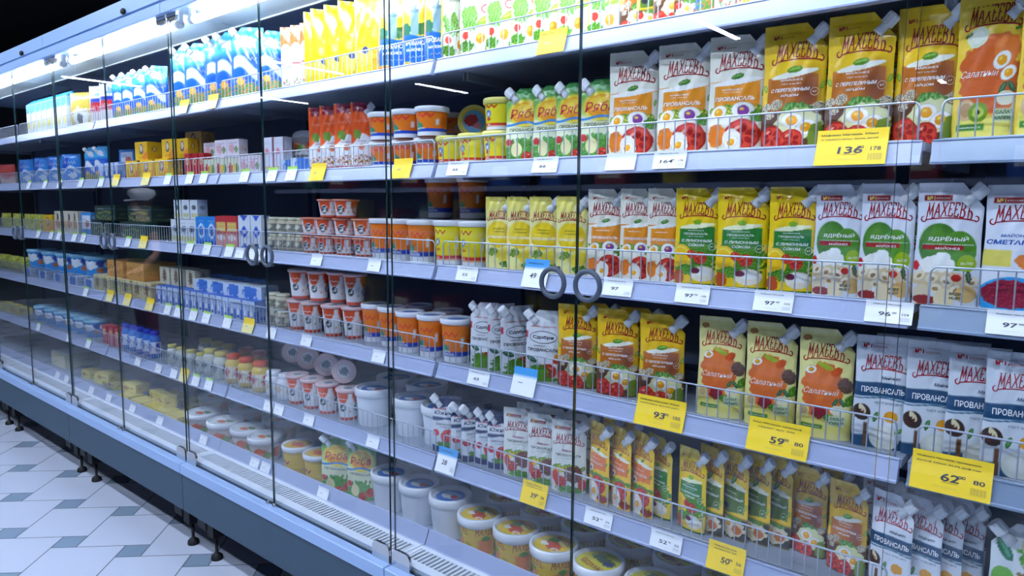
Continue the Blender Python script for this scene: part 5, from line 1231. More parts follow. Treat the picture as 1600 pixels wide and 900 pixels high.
def a_nt(A):
    A.rect(-.1, .76, 1.1, 1.1, (30, 48, 96), .02); A.rect(.04, .6, .96, .8, (236, 238, 242), .02, .02, -.03); A.rect(-.1, .56, 1.1, .62, (30, 48, 96), .03); A.ell(.5, .44, .46, .24, (230, 234, 240)); A.rect(-.1, -.1, 1.1, .12, (34, 52, 100), .02, .01); A.tomato(.42, .28, .24); A.herbs(.5, .15, .3, .08); A.ell(.84, .34, .12, .1, (206, 50, 60)); A.rect(.5, .76, .9, .78, (196, 40, 60), .01)
i_nt = [T('Южный', .48, .7, .76, .07, (30, 44, 90), bold=.02, slant=.25), T('ЛИМОННЫЙ', .5, .5, .7, .045, (30, 40, 80), bold=.01), T('МАЙОНЕЗ', .5, .45, .4, .02, (60, 70, 100))]
reg('navy_tomato', pouch_proto('mayonnaise_pouch', '', .1, .168, .034, (228, 232, 240), a_nt, i_nt, (60, 76, 120), seed=22, res=.002, mirror=True),
    'navy and white pouch with tomato', 'pouch', .168, .036)
def a_ow(A):
    A.rect(-.1, .48, 1.1, 1.1, (226, 84, 26), .02, .05, .12); A.rect(.1, .86, .9, 1.1, (150, 26, 60), .03); A.ell(.3, .52, .16, .2, (120, 150, 60), 30, rough=.15); A.ell(.5, .33, .14, .12, (232, 120, 70)); A.spots(.5, .14, .44, .2, [(206, 60, 40), (240, 200, 70), (90, 20, 40)], 6); A.rect(-.1, -.1, 1.1, .05, (150, 30, 50), .02)
reg('orange_white', pouch_proto('mayonnaise_pouch', '', .088, .218, .034, (236, 236, 240), a_ow, [K(.5, .72, .7, .05, WHT, bold=.02, slant=.2), T('МАЙОНЕЗ', .5, .42, .4, .024, (160, 50, 40))], (226, 222, 224), seed=23, res=.003),
    'orange and white spouted pouch', 'pouch', .218, .036)
def a_ow2(A): A.rect(-.1, .7, 1.1, 1.1, (232, 106, 34), .02, .06, .1); A.spots(.5, .1, .44, .24, [(206, 60, 40), (90, 150, 60)], 6); A.rect(.05, .4, .95, .43, (196, 60, 50), .01)
reg('white_top', pouch_proto('mayonnaise_pouch', '', .09, .225, .036, (240, 240, 244), a_ow2, [T('МАЙОНЕЗ', .5, .5, .7, .04, (190, 70, 50))], (226, 222, 224), seed=24, res=.004),
    'white spouted pouch with orange top', 'pouch', .225, .038)
def a_lux(A): A.ell(.3, .22, .3, .26, (250, 234, 90), soft=.4); A.rect(.0, .0, .1, 1, (240, 190, 10), .1); A.ell(.36, .3, .1, .1, (60, 80, 140)); A.rect(.55, .05, .95, .3, (226, 180, 16), .04)
reg('yellow', pouch_proto('mayonnaise_pouch', '', .112, .25, .046, (248, 206, 20), a_lux, [K(.56, .64, .7, .06, (214, 60, 40), slant=.25), T('МАЙОНЕЗ', .56, .56, .5, .025, (214, 90, 40)), K(.5, .2, .4, .03, (180, 130, 20))], (120, 190, 226), seed=25, res=.003),
    'plain yellow spouted pouch', 'pouch', .25, .048)
def a_tower(A):
    A.rect(-.1, .0, 1.1, .05, (230, 80, 20), .01); A.rect(-.1, .05, 1.1, .36, (20, 104, 206), .02, .02); A.ell(.8, .74, .45, .5, (252, 196, 16), rough=.05); A.ell(.2, .84, .3, .6, (252, 250, 244), 20, soft=.3); A.ell(.7, .42, .4, .14, (48, 110, 40), rough=.2); A.ell(.16, .42, .14, .14, (40, 120, 90), rough=.2)
    A.rect(.28, .36, .52, .62, (130, 166, 186), .02); A.ell(.4, .62, .15, .05, (96, 130, 150)); A.ell(.4, .67, .06, .12, (110, 140, 160)); A.rect(.0, .3, .06, 1, (240, 110, 20), .02)
reg('tower', pouch_proto('mayonnaise_pouch', '', .128, .27, .046, (250, 214, 60), a_tower, [T('ПРОВАНСАЛЬ', .5, .27, .86, .05, bold=.03), T('МАЙОНЕЗ', .4, .2, .5, .04, bold=.03), K(.5, .12, .6, .025), K(.5, .9, .7, .07, (226, 60, 30), slant=.3)], (244, 160, 30), seed=26, res=.0022),
    'orange and blue pouch with grey tower picture', 'pouch', .27, .048)
def a_eggw(A):
    A.rect(.0, .75, 1, 1.1, (240, 230, 90), .1); A.rect(.0, .0, .05, 1, (230, 214, 60), .05); A.herbs(.3, .42, .24, .3, (90, 160, 60), (170, 210, 100)); A.leaf(.75, .4, .24, 20, (150, 196, 50)); A.egg(.6, .2, .26, 70, (240, 150, 20)); A.herbs(.2, .12, .2, .14); A.herbs(.85, .08, .16, .1); A.ell(.2, .24, .1, .1, (220, 60, 40)); A.ell(.74, .52, .14, .12, (226, 70, 70)); A.ell(.74, .52, .11, .07, (250, 230, 226))
reg('egg', pouch_proto('mayonnaise_pouch', '', .112, .25, .044, (244, 246, 224), a_eggw, [T('ПРОВАНСАЛЬ', .5, .7, .84, .05, (70, 90, 30), bold=.01), T('ГОСТ', .74, .52, .16, .022, (200, 30, 40), bold=.02)], (224, 206, 50), seed=27, res=.0022),
    'white pouch with green leaves and halved egg', 'pouch', .25, .046)
def a_blue(A): A.rect(-.1, .65, 1.1, 1.1, (70, 180, 236), .1); A.rect(.1, .36, .9, .52, (240, 244, 250), .03, .06, .15); A.ell(.5, .8, .3, .16, (236, 240, 250), 20, rough=.3); A.herbs(.5, .12, .44, .24, (70, 150, 60), (230, 120, 60)); A.ell(.7, .24, .12, .12, (250, 180, 60))
reg('blue', pouch_proto('mayonnaise_pouch', '', .115, .245, .042, (24, 98, 214), a_blue, [K(.5, .56, .7, .06, WHT, bold=.03, slant=.3, rise=.6)], (50, 130, 220), seed=28, res=.004, mirror=True),
    'bright blue spouted pouch', 'pouch', .245, .044)
def a_wg(A): A.herbs(.3, .74, .3, .3, (90, 160, 50), (160, 210, 80)); A.ell(.4, .82, .18, .14, (216, 206, 160), rough=.1); A.leaf(.8, .76, .2, 60, (30, 110, 70)); A.ell(.3, .5, .3, .34, (150, 120, 70), rough=.2); A.spots(.3, .5, .26, .3, [(70, 50, 40), (190, 170, 120)]); A.ell(.8, .5, .16, .2, (110, 180, 50)); A.ell(.5, .2, .5, .2, (220, 170, 60), rough=.2); A.ell(.06, .4, .12, .12, (200, 30, 50)); A.leaf(.6, .35, .2, 20, (240, 240, 250))
reg('white_green', pouch_proto('mayonnaise_pouch', '', .11, .205, .034, (226, 230, 232), a_wg, [], (216, 220, 224), seed=29, res=.0022, mirror=True),
    'white pouch with green leaves', 'pouch', .205, .036)

# ------------------------------------------------------------------ tubs, buckets, cups, jars, cartons
def round_body(rb, rt, h, base, art, items, n=56, ny=26, bottom=True, res=None):
    mb = MB(); asp = h/(math.pi*(rb+rt))
    F, Vv = np.meshgrid(np.linspace(0, 1, n+1), np.linspace(0, 1, ny)); ph = (F-.5)*2*math.pi
    rr = rb+(rt-rb)*Vv
    P = np.stack([rr*np.sin(ph), -rr*np.cos(ph), Vv*h], -1); A = Art(F, Vv, asp, base)
    if art: art(A)
    mb.grid(P, A.c)
    mb.add([(rb*math.sin(t), -rb*math.cos(t), 0) for t in np.linspace(0, 6.283, 24)[:-1][::-1]], [tuple(range(23))], base)
    def surf(fx, fy, o):
        q = (np.asarray(fx)-.5)*2*math.pi; fy = np.asarray(fy); r = rb+(rt-rb)*fy+o
        return np.stack([r*np.sin(q), -r*np.cos(q), fy*h], -1)
    put_print(mb, items, surf, asp); return mb
def lid_mesh(r, th, rim, base, art=None, items=(), col=(236, 238, 244)):
    mb = MB(); mb.lathe([(r*.96, -th*.9), (r, -th*.8), (r+.001, 0), (r, th*.35), (r-.002, th*.5), (r-rim, th*.5), (r-rim-.002, .0)], 40, col=col)
    n, k = 40, 14; Rr, Tt = np.meshgrid(np.linspace(.001, 1, k), np.linspace(0, 2*math.pi, n+1), indexing='ij'); ri = r-rim-.002
    x = Rr*np.cos(Tt)*ri; y = Rr*np.sin(Tt)*ri; A = Art(x/ri/2+.5, y/ri/2+.5, 1., base)
    if art: art(A)
    mb.grid(np.stack([x, y, np.full(x.shape, .0012)], -1).transpose(1, 0, 2)[::-1], A.c.transpose(1, 0, 2)[::-1])
    put_print(mb, items, lambda fx, fy, o: np.stack([(np.asarray(fx)-.5)*2*ri, (np.asarray(fy)-.5)*2*ri, np.full(np.shape(fx), .0016+o)], -1), 1.)
    return mb
def tub_proto(name, rb, rt, h, base, art, items, lidbase, lidart=None, liditems=(), lidcol=(236, 238, 244), handle=False, th=.012, rim=.006, n=56):
    root = round_body(rb, rt, h-th*.4, base, art, items, n).obj(name, 'tub_plastic')
    lid_mesh(rt+.004, th, rim, lidbase, lidart, liditems, lidcol).obj('lid', 'tub_plastic', root, (0, 0, h-th*.4))
    if handle:
        hb = MB(); hb.tube([((rt+.007)*math.cos(t), (rt+.007)*math.sin(t)*.35-(rt+.004)*.78*math.sin(t), h-.016+.004*math.sin(t)) for t in np.linspace(0, math.pi, 15)], .0022, 6, (232, 236, 244))
        hb.obj('handle', 'tub_plastic', root)
    return root
for k, b, (bd, b2), cmt in (('orange_tub', (240, 126, 24), ((24, 74, 190), (236, 240, 246)), 'orange tub with white lid and blue band'),):
    def a_ot(A):
        A.rect(-1, .14, 2, .25, (24, 74, 190), .01); A.rect(-1, -1, 2, .14, (236, 240, 246), .01)
        for x in (.38, .88): A.rect(x-.016, .3, x+.016, .52, (86, 130, 150), .01); A.ell(x, .54, .02, .03, (70, 110, 140)); A.ell(x, .6, .006, .03, (70, 110, 140)); A.ell(x+.03, .33, .06, .04, (50, 140, 110), rough=.2)
        for x in (.1, .62): A.rect(x, .38, x+.035, .6, (226, 230, 238), .006); A.rect(x+.06, .36, x+.2, .66, (226, 112, 20), .01)
    reg(k, tub_proto('mayonnaise_tub', .040, .047, .13, b, a_ot, [K(.5, .68, .18, .14, (232, 70, 50), slant=.3), T('МАЙОНЕЗ', .44, .27, .12, .06, WHT, bold=.02), T('ПРОВАНСАЛЬ', .46, .195, .16, .06, WHT, bold=.02), K(.72, .52, .11, .03, (180, 70, 20))], (200, 214, 236), lambda A: A.ell(.5, .5, .34, .3, (60, 110, 190), rough=.1)), cmt, 'tub', .13, .1)
    reg('orange_short', tub_proto('mayonnaise_tub', .044, .050, .085, b, a_ot, [K(.5, .74, .2, .16, (232, 70, 50), slant=.3), T('МАЙОНЕЗ', .44, .27, .12, .07, WHT, bold=.02)], (200, 214, 236), lambda A: A.ell(.5, .5, .34, .3, (60, 110, 190), rough=.1)), 'short orange tub with white lid', 'tub', .085, .1)
def a_yt(A):
    A.rect(-1, .12, 2, .22, (220, 40, 34), .01); A.rect(-1, -1, 2, .12, (236, 240, 246), .01)
    for x in (.42, .92): A.ell(x, .55, .034, .036, (40, 110, 200)); A.ell(x, .53, .02, .02, (238, 240, 246)); A.ell(x, .36, .03, .018, (220, 60, 40))
    for x in (.13, .63): A.rect(x, .36, x+.036, .66, (232, 232, 220), .006); A.rect(x+.05, .36, x+.2, .7, (222, 206, 40), .01)
def a_ytl(A): A.ell(.5, .5, .5, .5, (248, 214, 30)); A.ell(.5, .5, .42, .42, (110, 180, 226)); A.ell(.4, .55, .26, .2, (196, 60, 60), 20, rough=.15); A.ell(.62, .36, .16, .12, (240, 150, 160), rough=.2)
iy = [K(.45, .78, .16, .12, (206, 70, 30), slant=.2), K(.42, .17, .05, .06, WHT)]
reg('yellow_tub', tub_proto('mayonnaise_tub', .040, .047, .13, (240, 222, 40), a_yt, iy, (230, 232, 230), a_ytl), 'yellow tub with white lid and red band', 'tub', .13, .1)
reg('yellow_short', tub_proto('mayonnaise_tub', .044, .050, .085, (240, 222, 40), a_yt, iy, (230, 232, 230), a_ytl, lidcol=(236, 226, 120)), 'short yellow tub with white lid', 'tub', .085, .1)
def a_cup(A):
    for x in (.25, .5, .75, 1., 0.): A.ell(x, .98, .1, .2, (230, 84, 30), soft=.1); A.ell(x, .42, .062, .066, (236, 236, 238)); A.ell(x, .42, .052, .056, (40, 52, 60), rough=.05); A.ell(x, .43, .04, .04, (226, 236, 236), rough=.25); A.ell(x-.012, .45, .014, .018, (40, 52, 60), rough=.3)
    for x in (.125, .375, .625, .875): A.ell(x, .3, .02, .016, (236, 140, 40)); A.rect(x-.03, .45, x+.03, .6, (226, 220, 226), .01)
    A.rect(-1, -1, 2, .09, (214, 74, 40), .02); A.rect(-1, .9, 2, 1.1, (222, 80, 36), .02)
reg('cup', tub_proto('yogurt_cup', .033, .043, .112, (238, 238, 240), a_cup, [K(.5, .72, .13, .06, WHT, bold=.02)], (230, 206, 206), lambda A: (A.ell(.5, .5, .3, .3, (236, 236, 240)), A.ell(.5, .5, .2, .2, (110, 130, 140), rough=.3)), lidcol=(232, 196, 196), th=.008, rim=.003, n=48), 'tall orange and white yogurt cup', 'cup', .112, .09)
reg('cup_short', tub_proto('yogurt_cup', .036, .045, .062, (238, 238, 240), a_cup, [], (226, 120, 80), None, lidcol=(226, 140, 110), th=.005, rim=.002, n=48), 'short orange and white yogurt cup', 'cup', .062, .09)
def a_bl(A): A.ell(.5, .5, .4, .4, (30, 110, 200)); A.ell(.5, .55, .36, .2, (60, 160, 230), rough=.2); A.ell(.44, .44, .2, .12, (236, 240, 248), rough=.2); A.ell(.66, .5, .14, .1, (210, 60, 70), rough=.2)
reg('bucket', tub_proto('sour_cream_bucket', .060, .071, .128, (226, 230, 240), None, [], (226, 230, 240), a_bl, [K(.5, .62, .5, .1, WHT, bold=.03)], handle=True, th=.02, rim=.01), 'white bucket with blue lid picture', 'bucket', .128, .15)
def a_mb(A):
    for x in (.0, .25, .5, .75, 1.): A.rect(x-.09, .06, x+.02, .5, (236, 142, 50), .01, .01); A.ell(x-.03, .54, .035, .018, (90, 150, 40)); A.ell(x+.07, .3, .03, .04, (200, 180, 40), rough=.15)
def a_mbl(A): A.ell(.5, .5, .5, .5, (244, 206, 50)); A.ell(.5, .46, .3, .18, (226, 90, 40), -15, rough=.1); A.ell(.3, .64, .16, .1, (90, 150, 60), 30, rough=.3); A.ell(.6, .72, .2, .1, (246, 230, 120)); A.egg(.72, .36, .12); A.ell(.3, .36, .12, .08, (240, 240, 226))
def itm(): return sum([logotype(x, .74, .2, .17, (170, 60, 26), .1, .3, .02, .0026)+[('s', [(x-.1, .62), (x, .66), (x+.1, .62), (x+.115, .68)], .0026, (170, 60, 26))] for x in (.2, .47, .74)], [])+[T('№1', .6, .9, .03, .05, (170, 40, 30), bold=.03)]
reg('mah_bucket', tub_proto('mayonnaise_bucket', .060, .070, .115, (240, 204, 70), a_mb, itm(), (244, 206, 50), a_mbl, logotype(.5, .78, .56, .12, (150, 60, 24)), th=.02, rim=.009), 'yellow bucket with orange picture lid', 'bucket', .115, .148)
def a_mb2(A): A.ell(.5, .5, .5, .5, (236, 222, 60)); A.ell(.5, .66, .34, .14, (90, 120, 60), rough=.3); A.ell(.7, .6, .14, .1, (60, 80, 120), rough=.2)
reg('mah_bucket_green', tub_proto('mayonnaise_bucket', .060, .070, .115, (236, 216, 60), a_mb, itm(), (236, 222, 60), a_mb2, logotype(.5, .3, .62, .13, (170, 50, 30), flip=True), th=.02, rim=.009), 'yellow bucket with lemon yellow lid', 'bucket', .115, .148)
def a_fr(A):
    for x in (.05, .22, .4, .6, .8, .95): A.ell(x, .4, .08, .05, (232, 110, 50), rough=.2); A.ell(x+.08, .3, .04, .04, (120, 160, 60), rough=.2)
def a_frl(A): A.ell(.5, .5, .42, .42, (240, 240, 242)); A.ell(.44, .4, .2, .12, (236, 110, 40), rough=.2); A.ell(.6, .6, .18, .1, (110, 150, 90), rough=.3)
reg('fruit_tub', tub_proto('salad_tub', .062, .074, .095, (232, 220, 214), a_fr, [], (236, 238, 240), a_frl, th=.018, rim=.01), 'low white tub with orange fruit print', 'tub', .095, .155)
reg('amber_tub', tub_proto('mayonnaise_tub', .05, .058, .115, (214, 176, 50), lambda A: A.rect(-1, .3, 2, .8, (236, 200, 50), .02), [K(.45, .5, .2, .16, (190, 60, 40), slant=.2)], (232, 190, 60), lambda A: A.ell(.5, .5, .3, .2, (220, 90, 40), rough=.3), th=.014), 'amber yellow tub with white rimmed lid', 'tub', .115, .12)
def a_ice(A):
    for x in (0, .25, .5, .75, 1.): A.ell(x, .6, .09, .05, (236, 244, 250), rough=.3); A.ell(x+.1, .35, .05, .03, (180, 110, 70), rough=.3); A.ell(x+.12, .7, .05, .04, (20, 60, 160), rough=.2)
reg('blue_tub', tub_proto('dessert_tub', .068, .078, .12, (50, 150, 226), a_ice, [K(.44, .75, .16, .16, WHT, bold=.03)], (90, 180, 232), lambda A: A.ell(.5, .5, .36, .3, (226, 240, 250), rough=.2), lidcol=(150, 210, 240), th=.014), 'round blue tub with white wave print', 'tub', .12, .16)
def jar_proto(name, r, h, lidcol, fill, lab, glassy=True):
    prof = [(r*.85, 0), (r, .006), (r, h*.68), (r*.9, h*.76), (r*.72, h*.82), (r*.72, h*.86)]
    mb = MB(); mb.lathe(prof, 28, col=fill)
    F, Vv = np.meshgrid(np.linspace(0, 1, 29), np.linspace(.18, .6, 6)); ph = F*2*math.pi; A = Art(F, (Vv-.18)/.42, .3, lab[0])
    for x in (0, .25, .5, .75, 1): A.ell(x, .5, .08, .1, lab[1], rough=.2)
    mb.grid(np.stack([(r+.0005)*np.sin(ph), -(r+.0005)*np.cos(ph), Vv*h], -1), A.c)
    root = mb.obj(name, 'tub_plastic')
    l = MB(); l.lathe([(r*.8, h*.84), (r*.82, h*.85), (r*.82, h*.985), (r*.76, h), (r*.2, h)], 28, col=lidcol, ridge=.02); l.obj('lid', 'tub_plastic', root)
    return root
reg('jar_red', jar_proto('sauce_jar', .036, .125, (214, 84, 40), (226, 196, 90), ((236, 226, 200), (190, 60, 50))), 'yellow sauce jar with red screw lid', 'jar', .125, .075)
reg('jar_gold', jar_proto('sauce_jar', .034, .12, (206, 190, 90), (206, 206, 196), ((190, 196, 190), (90, 100, 100))), 'pale glass jar with gold lid', 'jar', .12, .072)
reg('jar_cream', jar_proto('sauce_jar', .03, .062, (220, 218, 190), (196, 186, 160), ((130, 130, 120), (230, 226, 200))), 'small squat jar with cream lid', 'jar', .062, .062)
reg('bottle_blue', jar_proto('milk_bottle', .026, .135, (20, 60, 190), (60, 130, 220), ((226, 236, 250), (30, 90, 200))), 'small blue bottle with white label', 'bottle', .135, .055)
reg('jar_white', jar_proto('cream_jar', .034, .1, (232, 236, 244), (226, 230, 240), ((232, 232, 236), (214, 190, 150))), 'white plastic jar with white lid', 'jar', .1, .07)

def carton(name, w, d, h, base, art, items, side=None, top=None, b=.002, gable=False, nm='carton'):
    mb = MB(); asp = h/w; side = side or base; top = top or base
    def face(nx, ny, fn, C): X, Y = np.meshgrid(np.linspace(0, 1, nx), np.linspace(0, 1, ny)); mb.grid(fn(X, Y), C(X, Y), smooth=False)
    def CA(X, Y):
        A = Art(X, Y, asp, base)
        if art: art(A)
        return A.c
    def CC(c):
        def q(X, Y): o = np.zeros(X.shape+(3,)); o[:] = c; return o
        return q
    face(22, 30, lambda X, Y: np.stack([(X-.5)*w, np.full(X.shape, -d/2), Y*h], -1), CA)
    def CS(X, Y):
        A = Art(X, Y, h/d, base)
        if art: art(A)
        return A.c*.5+np.asarray(side)*.5
    face(12, 20, lambda X, Y: np.stack([np.full(X.shape, w/2), (X-.5)*d, Y*h], -1), CS)
    face(2, 2, lambda X, Y: np.stack([np.full(X.shape, -w/2), (.5-X)*d, Y*h], -1), CC(side))
    face(2, 2, lambda X, Y: np.stack([(.5-X)*w, np.full(X.shape, d/2), Y*h], -1), CC(side))
    face(2, 2, lambda X, Y: np.stack([(X-.5)*w, (.5-Y)*d, np.zeros(X.shape)], -1), CC(side))
    if gable:
        g = h*.16; v = [(-w/2, -d/2, h), (w/2, -d/2, h), (w/2, d/2, h), (-w/2, d/2, h), (-w/2, 0, h+g), (w/2, 0, h+g), (-w/2, 0, h+g*1.35), (w/2, 0, h+g*1.35)]
        mb.add(v, [(0, 1, 5, 4), (2, 3, 4, 5), (1, 2, 5), (3, 0, 4), (4, 5, 7, 6), (6, 7, 5, 4)], top)
    else:
        face(2, 2, lambda X, Y: np.stack([(X-.5)*w, (Y-.5)*d, np.full(X.shape, h)], -1), CC(top))
        mb.box(-w/2, w/2, -.0015, .0015, h, h+.0015, side)
    put_print(mb, items, lambda fx, fy, o: np.stack([(np.asarray(fx)-.5)*w, np.full(np.shape(fx), -d/2-o), np.asarray(fy)*h], -1), asp)
    return mb.obj(name, 'carton')
reg('milk', carton('milk_carton', .07, .07, .18, (232, 238, 246), lambda A: (A.rect(.0, .72, 1, 1, (70, 180, 236), .02, .03, .1), A.rect(.2, .2, .8, .4, (246, 222, 40), .04, .03)), [K(.5, .58, .8, .08, (40, 110, 200), bold=.02)], top=(60, 170, 232), gable=True), 'white milk carton with blue gable top and yellow patch', 'carton', .22, .07)
reg('carton_white', carton('milk_carton', .07, .06, .105, (226, 232, 240), lambda A: (A.ell(.5, .6, .28, .2, (90, 96, 110), rough=.3), A.rect(.1, .1, .9, .3, (214, 208, 150), .03)), [K(.5, .84, .6, .07, (70, 80, 110))]), 'pale carton with dark emblem', 'carton', .105, .06)
reg('carton_blue', carton('dessert_carton', .08, .06, .12, (30, 140, 226), lambda A: (A.ell(.5, .5, .3, .4, (226, 236, 250)), A.ell(.5, .5, .2, .28, (40, 120, 210), rough=.1), A.rect(0, 0, 1, .14, (20, 90, 190), .02)), [K(.5, .85, .5, .09, WHT, bold=.03)]), 'bright blue carton with white oval', 'carton', .12, .06)
reg('carton_red', carton('dessert_carton', .08, .06, .125, (196, 44, 52), lambda A: (A.rect(.1, .5, .9, .8, (232, 200, 110), .02), A.rect(.0, .0, 1, .45, (222, 150, 140), .03), A.ell(.5, .3, .3, .16, (236, 226, 226), rough=.2)), [K(.5, .66, .6, .09, (150, 30, 30), bold=.02)]), 'red and cream carton', 'carton', .125, .06)
reg('carton_diamond', carton('milk_carton', .08, .06, .13, (222, 228, 240), lambda A: [A.ell(.5, y, .34, .34*k, (30, 80, 200), 0) if 0 else A.mix(((abs(A.X-.5)/.36+abs(A.Y-y)/.2) < 1)*1., (30, 84, 204)) for y, k in ((.5, 1), (1.02, 1), (-.02, 1))], [T('15%', .5, .5, .3, .1, WHT, bold=.03)]), 'white carton with blue diamonds', 'carton', .13, .06)
reg('box_yellow', carton('butter_box', .11, .07, .085, (238, 188, 24), lambda A: (A.ell(.5, .6, .16, .22, (86, 60, 100)), A.ell(.5, .62, .1, .14, (226, 206, 190), rough=.3), A.ell(.85, .2, .3, .16, (240, 140, 40), 30)), [K(.5, .14, .5, .1, (120, 80, 20))]), 'yellow box with purple emblem', 'box', .085, .07)
reg('box_kraft', carton('cardboard_box', .14, .1, .1, (206, 168, 96), lambda A: (A.ell(.5, .66, .14, .2, (96, 70, 110)), A.ell(.5, .68, .08, .12, (206, 180, 150), rough=.3)), [K(.5, .16, .4, .12, (90, 60, 40), bold=.02)]), 'small kraft box with purple emblem', 'box', .1, .1)
reg('box_red', carton('cheese_box', .055, .05, .1, (196, 36, 44), lambda A: (A.ell(.5, .66, .3, .3, (240, 226, 170)), A.ell(.5, .64, .16, .2, (190, 60, 40), rough=.2)), [K(.5, .2, .6, .1, WHT)]), 'narrow red box with cream emblem', 'box', .1, .05)
reg('box_pink', carton('dessert_box', .1, .06, .075, (236, 222, 230), lambda A: (A.ell(.4, .5, .26, .18, (226, 170, 180), rough=.3), A.ell(.76, .46, .14, .14, (130, 160, 110), rough=.3)), [K(.5, .8, .7, .12, (120, 100, 150))]), 'pinkish white dessert box', 'box', .075, .06)
reg('box_fruit', carton('dessert_box', .1, .06, .07, (226, 226, 200), lambda A: (A.ell(.3, .4, .16, .24, (200, 50, 50), rough=.2), A.ell(.6, .4, .14, .2, (240, 200, 60), rough=.2), A.ell(.85, .4, .12, .2, (80, 140, 60), rough=.2)), []), 'low box with fruit pictures', 'box', .07, .06)
reg('carton_pale', carton('milk_carton', .075, .06, .14, (228, 226, 240), lambda A: (A.ell(.5, .62, .2, .16, (236, 130, 150), rough=.2), A.rect(.0, .0, .12, 1, (140, 60, 60), .02), A.rect(.2, .14, .9, .2, (236, 170, 90), .02)), [K(.5, .84, .6, .07, (110, 110, 150))]), 'white carton with pink emblem', 'carton', .14, .06)
reg('box_dog', carton('cheese_box', .13, .06, .11, (222, 214, 196), lambda A: (A.ell(.28, .42, .16, .18, (206, 140, 80), rough=.15), A.ell(.74, .42, .16, .18, (206, 140, 80), rough=.15), A.ell(.28, .75, .07, .14, (50, 40, 40)), A.ell(.74, .75, .07, .14, (50, 40, 40))), []), 'beige box with two brown shapes', 'box', .11, .06)
reg('box_bluewhite', carton('cheese_box', .13, .06, .11, (60, 150, 226), lambda A: (A.rect(.1, .25, .9, .88, (232, 236, 246), .02), A.ell(.6, .5, .2, .14, (200, 110, 90), rough=.2)), [K(.35, .7, .3, .14, (40, 90, 190), bold=.02)]), 'blue box with white panel', 'box', .11, .06)
reg('crate', carton('produce_crate', .3, .22, .085, (30, 52, 48), lambda A: (A.rect(.02, .72, .98, .8, (70, 96, 96), .02), A.spots(.5, .3, .5, .1, [(170, 170, 60), (90, 120, 100)], 9)), [K(.3, .76, .3, .06, (190, 206, 206))]), 'dark green printed crate', 'crate', .085, .22)
reg('box_wood', carton('cardboard_box', .2, .16, .085, (206, 146, 76), lambda A: (A.ell(.25, .5, .1, .1, (150, 90, 44), soft=.2), A.ell(.25, .5, .08, .08, (206, 146, 76)), A.ell(.72, .5, .1, .1, (150, 90, 44), soft=.2), A.ell(.72, .5, .08, .08, (206, 146, 76)), [A.rect(x, 0, x+.01, 1, (176, 116, 56), .01) for x in (.12, .4, .5, .6, .88)]), []), 'brown cardboard box', 'box', .085, .16)
reg('box_stripe', carton('cheese_box', .11, .16, .085, (224, 208, 150), lambda A: ([A.rect(x, .1, x+.03, .9, (96, 84, 54), .01) for x in (.06, .18, .82, .92)], A.ell(.5, .55, .22, .26, (110, 96, 60), rough=.4)), [], top=(232, 222, 180)), 'cream striped box', 'box', .085, .16)
reg('pack_blue', carton('cheese_pack', .05, .09, .085, (60, 110, 206), lambda A: (A.rect(.2, .0, .8, .5, (226, 232, 246), .03), A.rect(.3, .1, .7, .24, (20, 60, 170), .02), A.rect(0, .5, 1, 1, (190, 206, 236), .05)), []), 'narrow blue and white pack', 'pack', .085, .09)
reg('pack_beige', carton('cheese_pack', .1, .09, .08, (214, 206, 180), lambda A: A.ell(.5, .5, .2, .3, (120, 100, 80), rough=.3), [], top=(226, 220, 200)), 'beige pack with brown emblem', 'pack', .08, .09)
reg('box_butter', carton('butter_pack', .12, .08, .045, (232, 214, 90), lambda A: (A.rect(.1, .2, .9, .8, (240, 226, 120), .03), A.ell(.3, .5, .16, .1, (190, 140, 50), rough=.2)), [K(.62, .5, .4, .3, (170, 110, 40), bold=.02)], top=(226, 206, 96)), 'pale yellow butter pack', 'pack', .045, .08)
reg('box_white', carton('cheese_box', .24, .2, .09, (214, 206, 176), None, [], top=(226, 228, 232)), 'wide white lidded box', 'box', .09, .2)
reg('tray_white', carton('cheese_tray', .15, .12, .05, (206, 220, 240), lambda A: A.ell(.5, .5, .3, .2, (60, 120, 210), rough=.3), [], top=(226, 234, 244)), 'low white and blue tray pack', 'pack', .05, .12)
def bag(name, w, h, t, base, art, items, seed=3):
    edges, Y0 = pouch_shape(w, h, t, False, seed); rs = np.random.RandomState(seed)
    asp = h/w; mb = MB()
    def Yb(x, z, o):
        v = np.clip(z/h, 0, 1); u = np.clip(x/w+.5, 0, 1); a = (np.clip(1-np.abs(2*u-1)**2.2, 0, 1)*np.clip(1-np.abs(2*v-1)**2.6, 0, 1))**.7
        return -(t/2*a+.0025*np.sin(x/w*40+1.3*seed)*(np.abs(2*v-1)**3)*a**.3+.0008+o)
    for sgn in (1, -1):
        U, Vv = np.meshgrid(np.linspace(0, 1, 30), np.linspace(0, 1, 30)); 
        if sgn < 0: U = 1-U
        x = (U-.5)*w; z = Vv*h+.004*np.sin(U*60)*(Vv > .98); P = np.stack([x, sgn*Yb(x, Vv*h, 0), z], -1); A = Art(U, Vv, asp, base)
        if art: art(A)
        mb.grid(P, A.c)
    put_print(mb, items, lambda fx, fy, o: np.stack([(np.asarray(fx)-.5)*w, Yb((np.asarray(fx)-.5)*w, np.asarray(fy)*h, o), np.asarray(fy)*h], -1), asp)
    return mb.obj(name, 'film')
reg('bag_gold', bag('snack_bag', .19, .19, .06, (206, 180, 70), lambda A: (A.ell(.5, .3, .3, .26, (232, 236, 230), rough=.2), A.ell(.5, .25, .12, .14, (60, 60, 60), rough=.2), A.rect(0, .0, 1, .1, (120, 120, 110), .05)), []), 'gold crimped bag with white picture', 'bag', .19, .07)
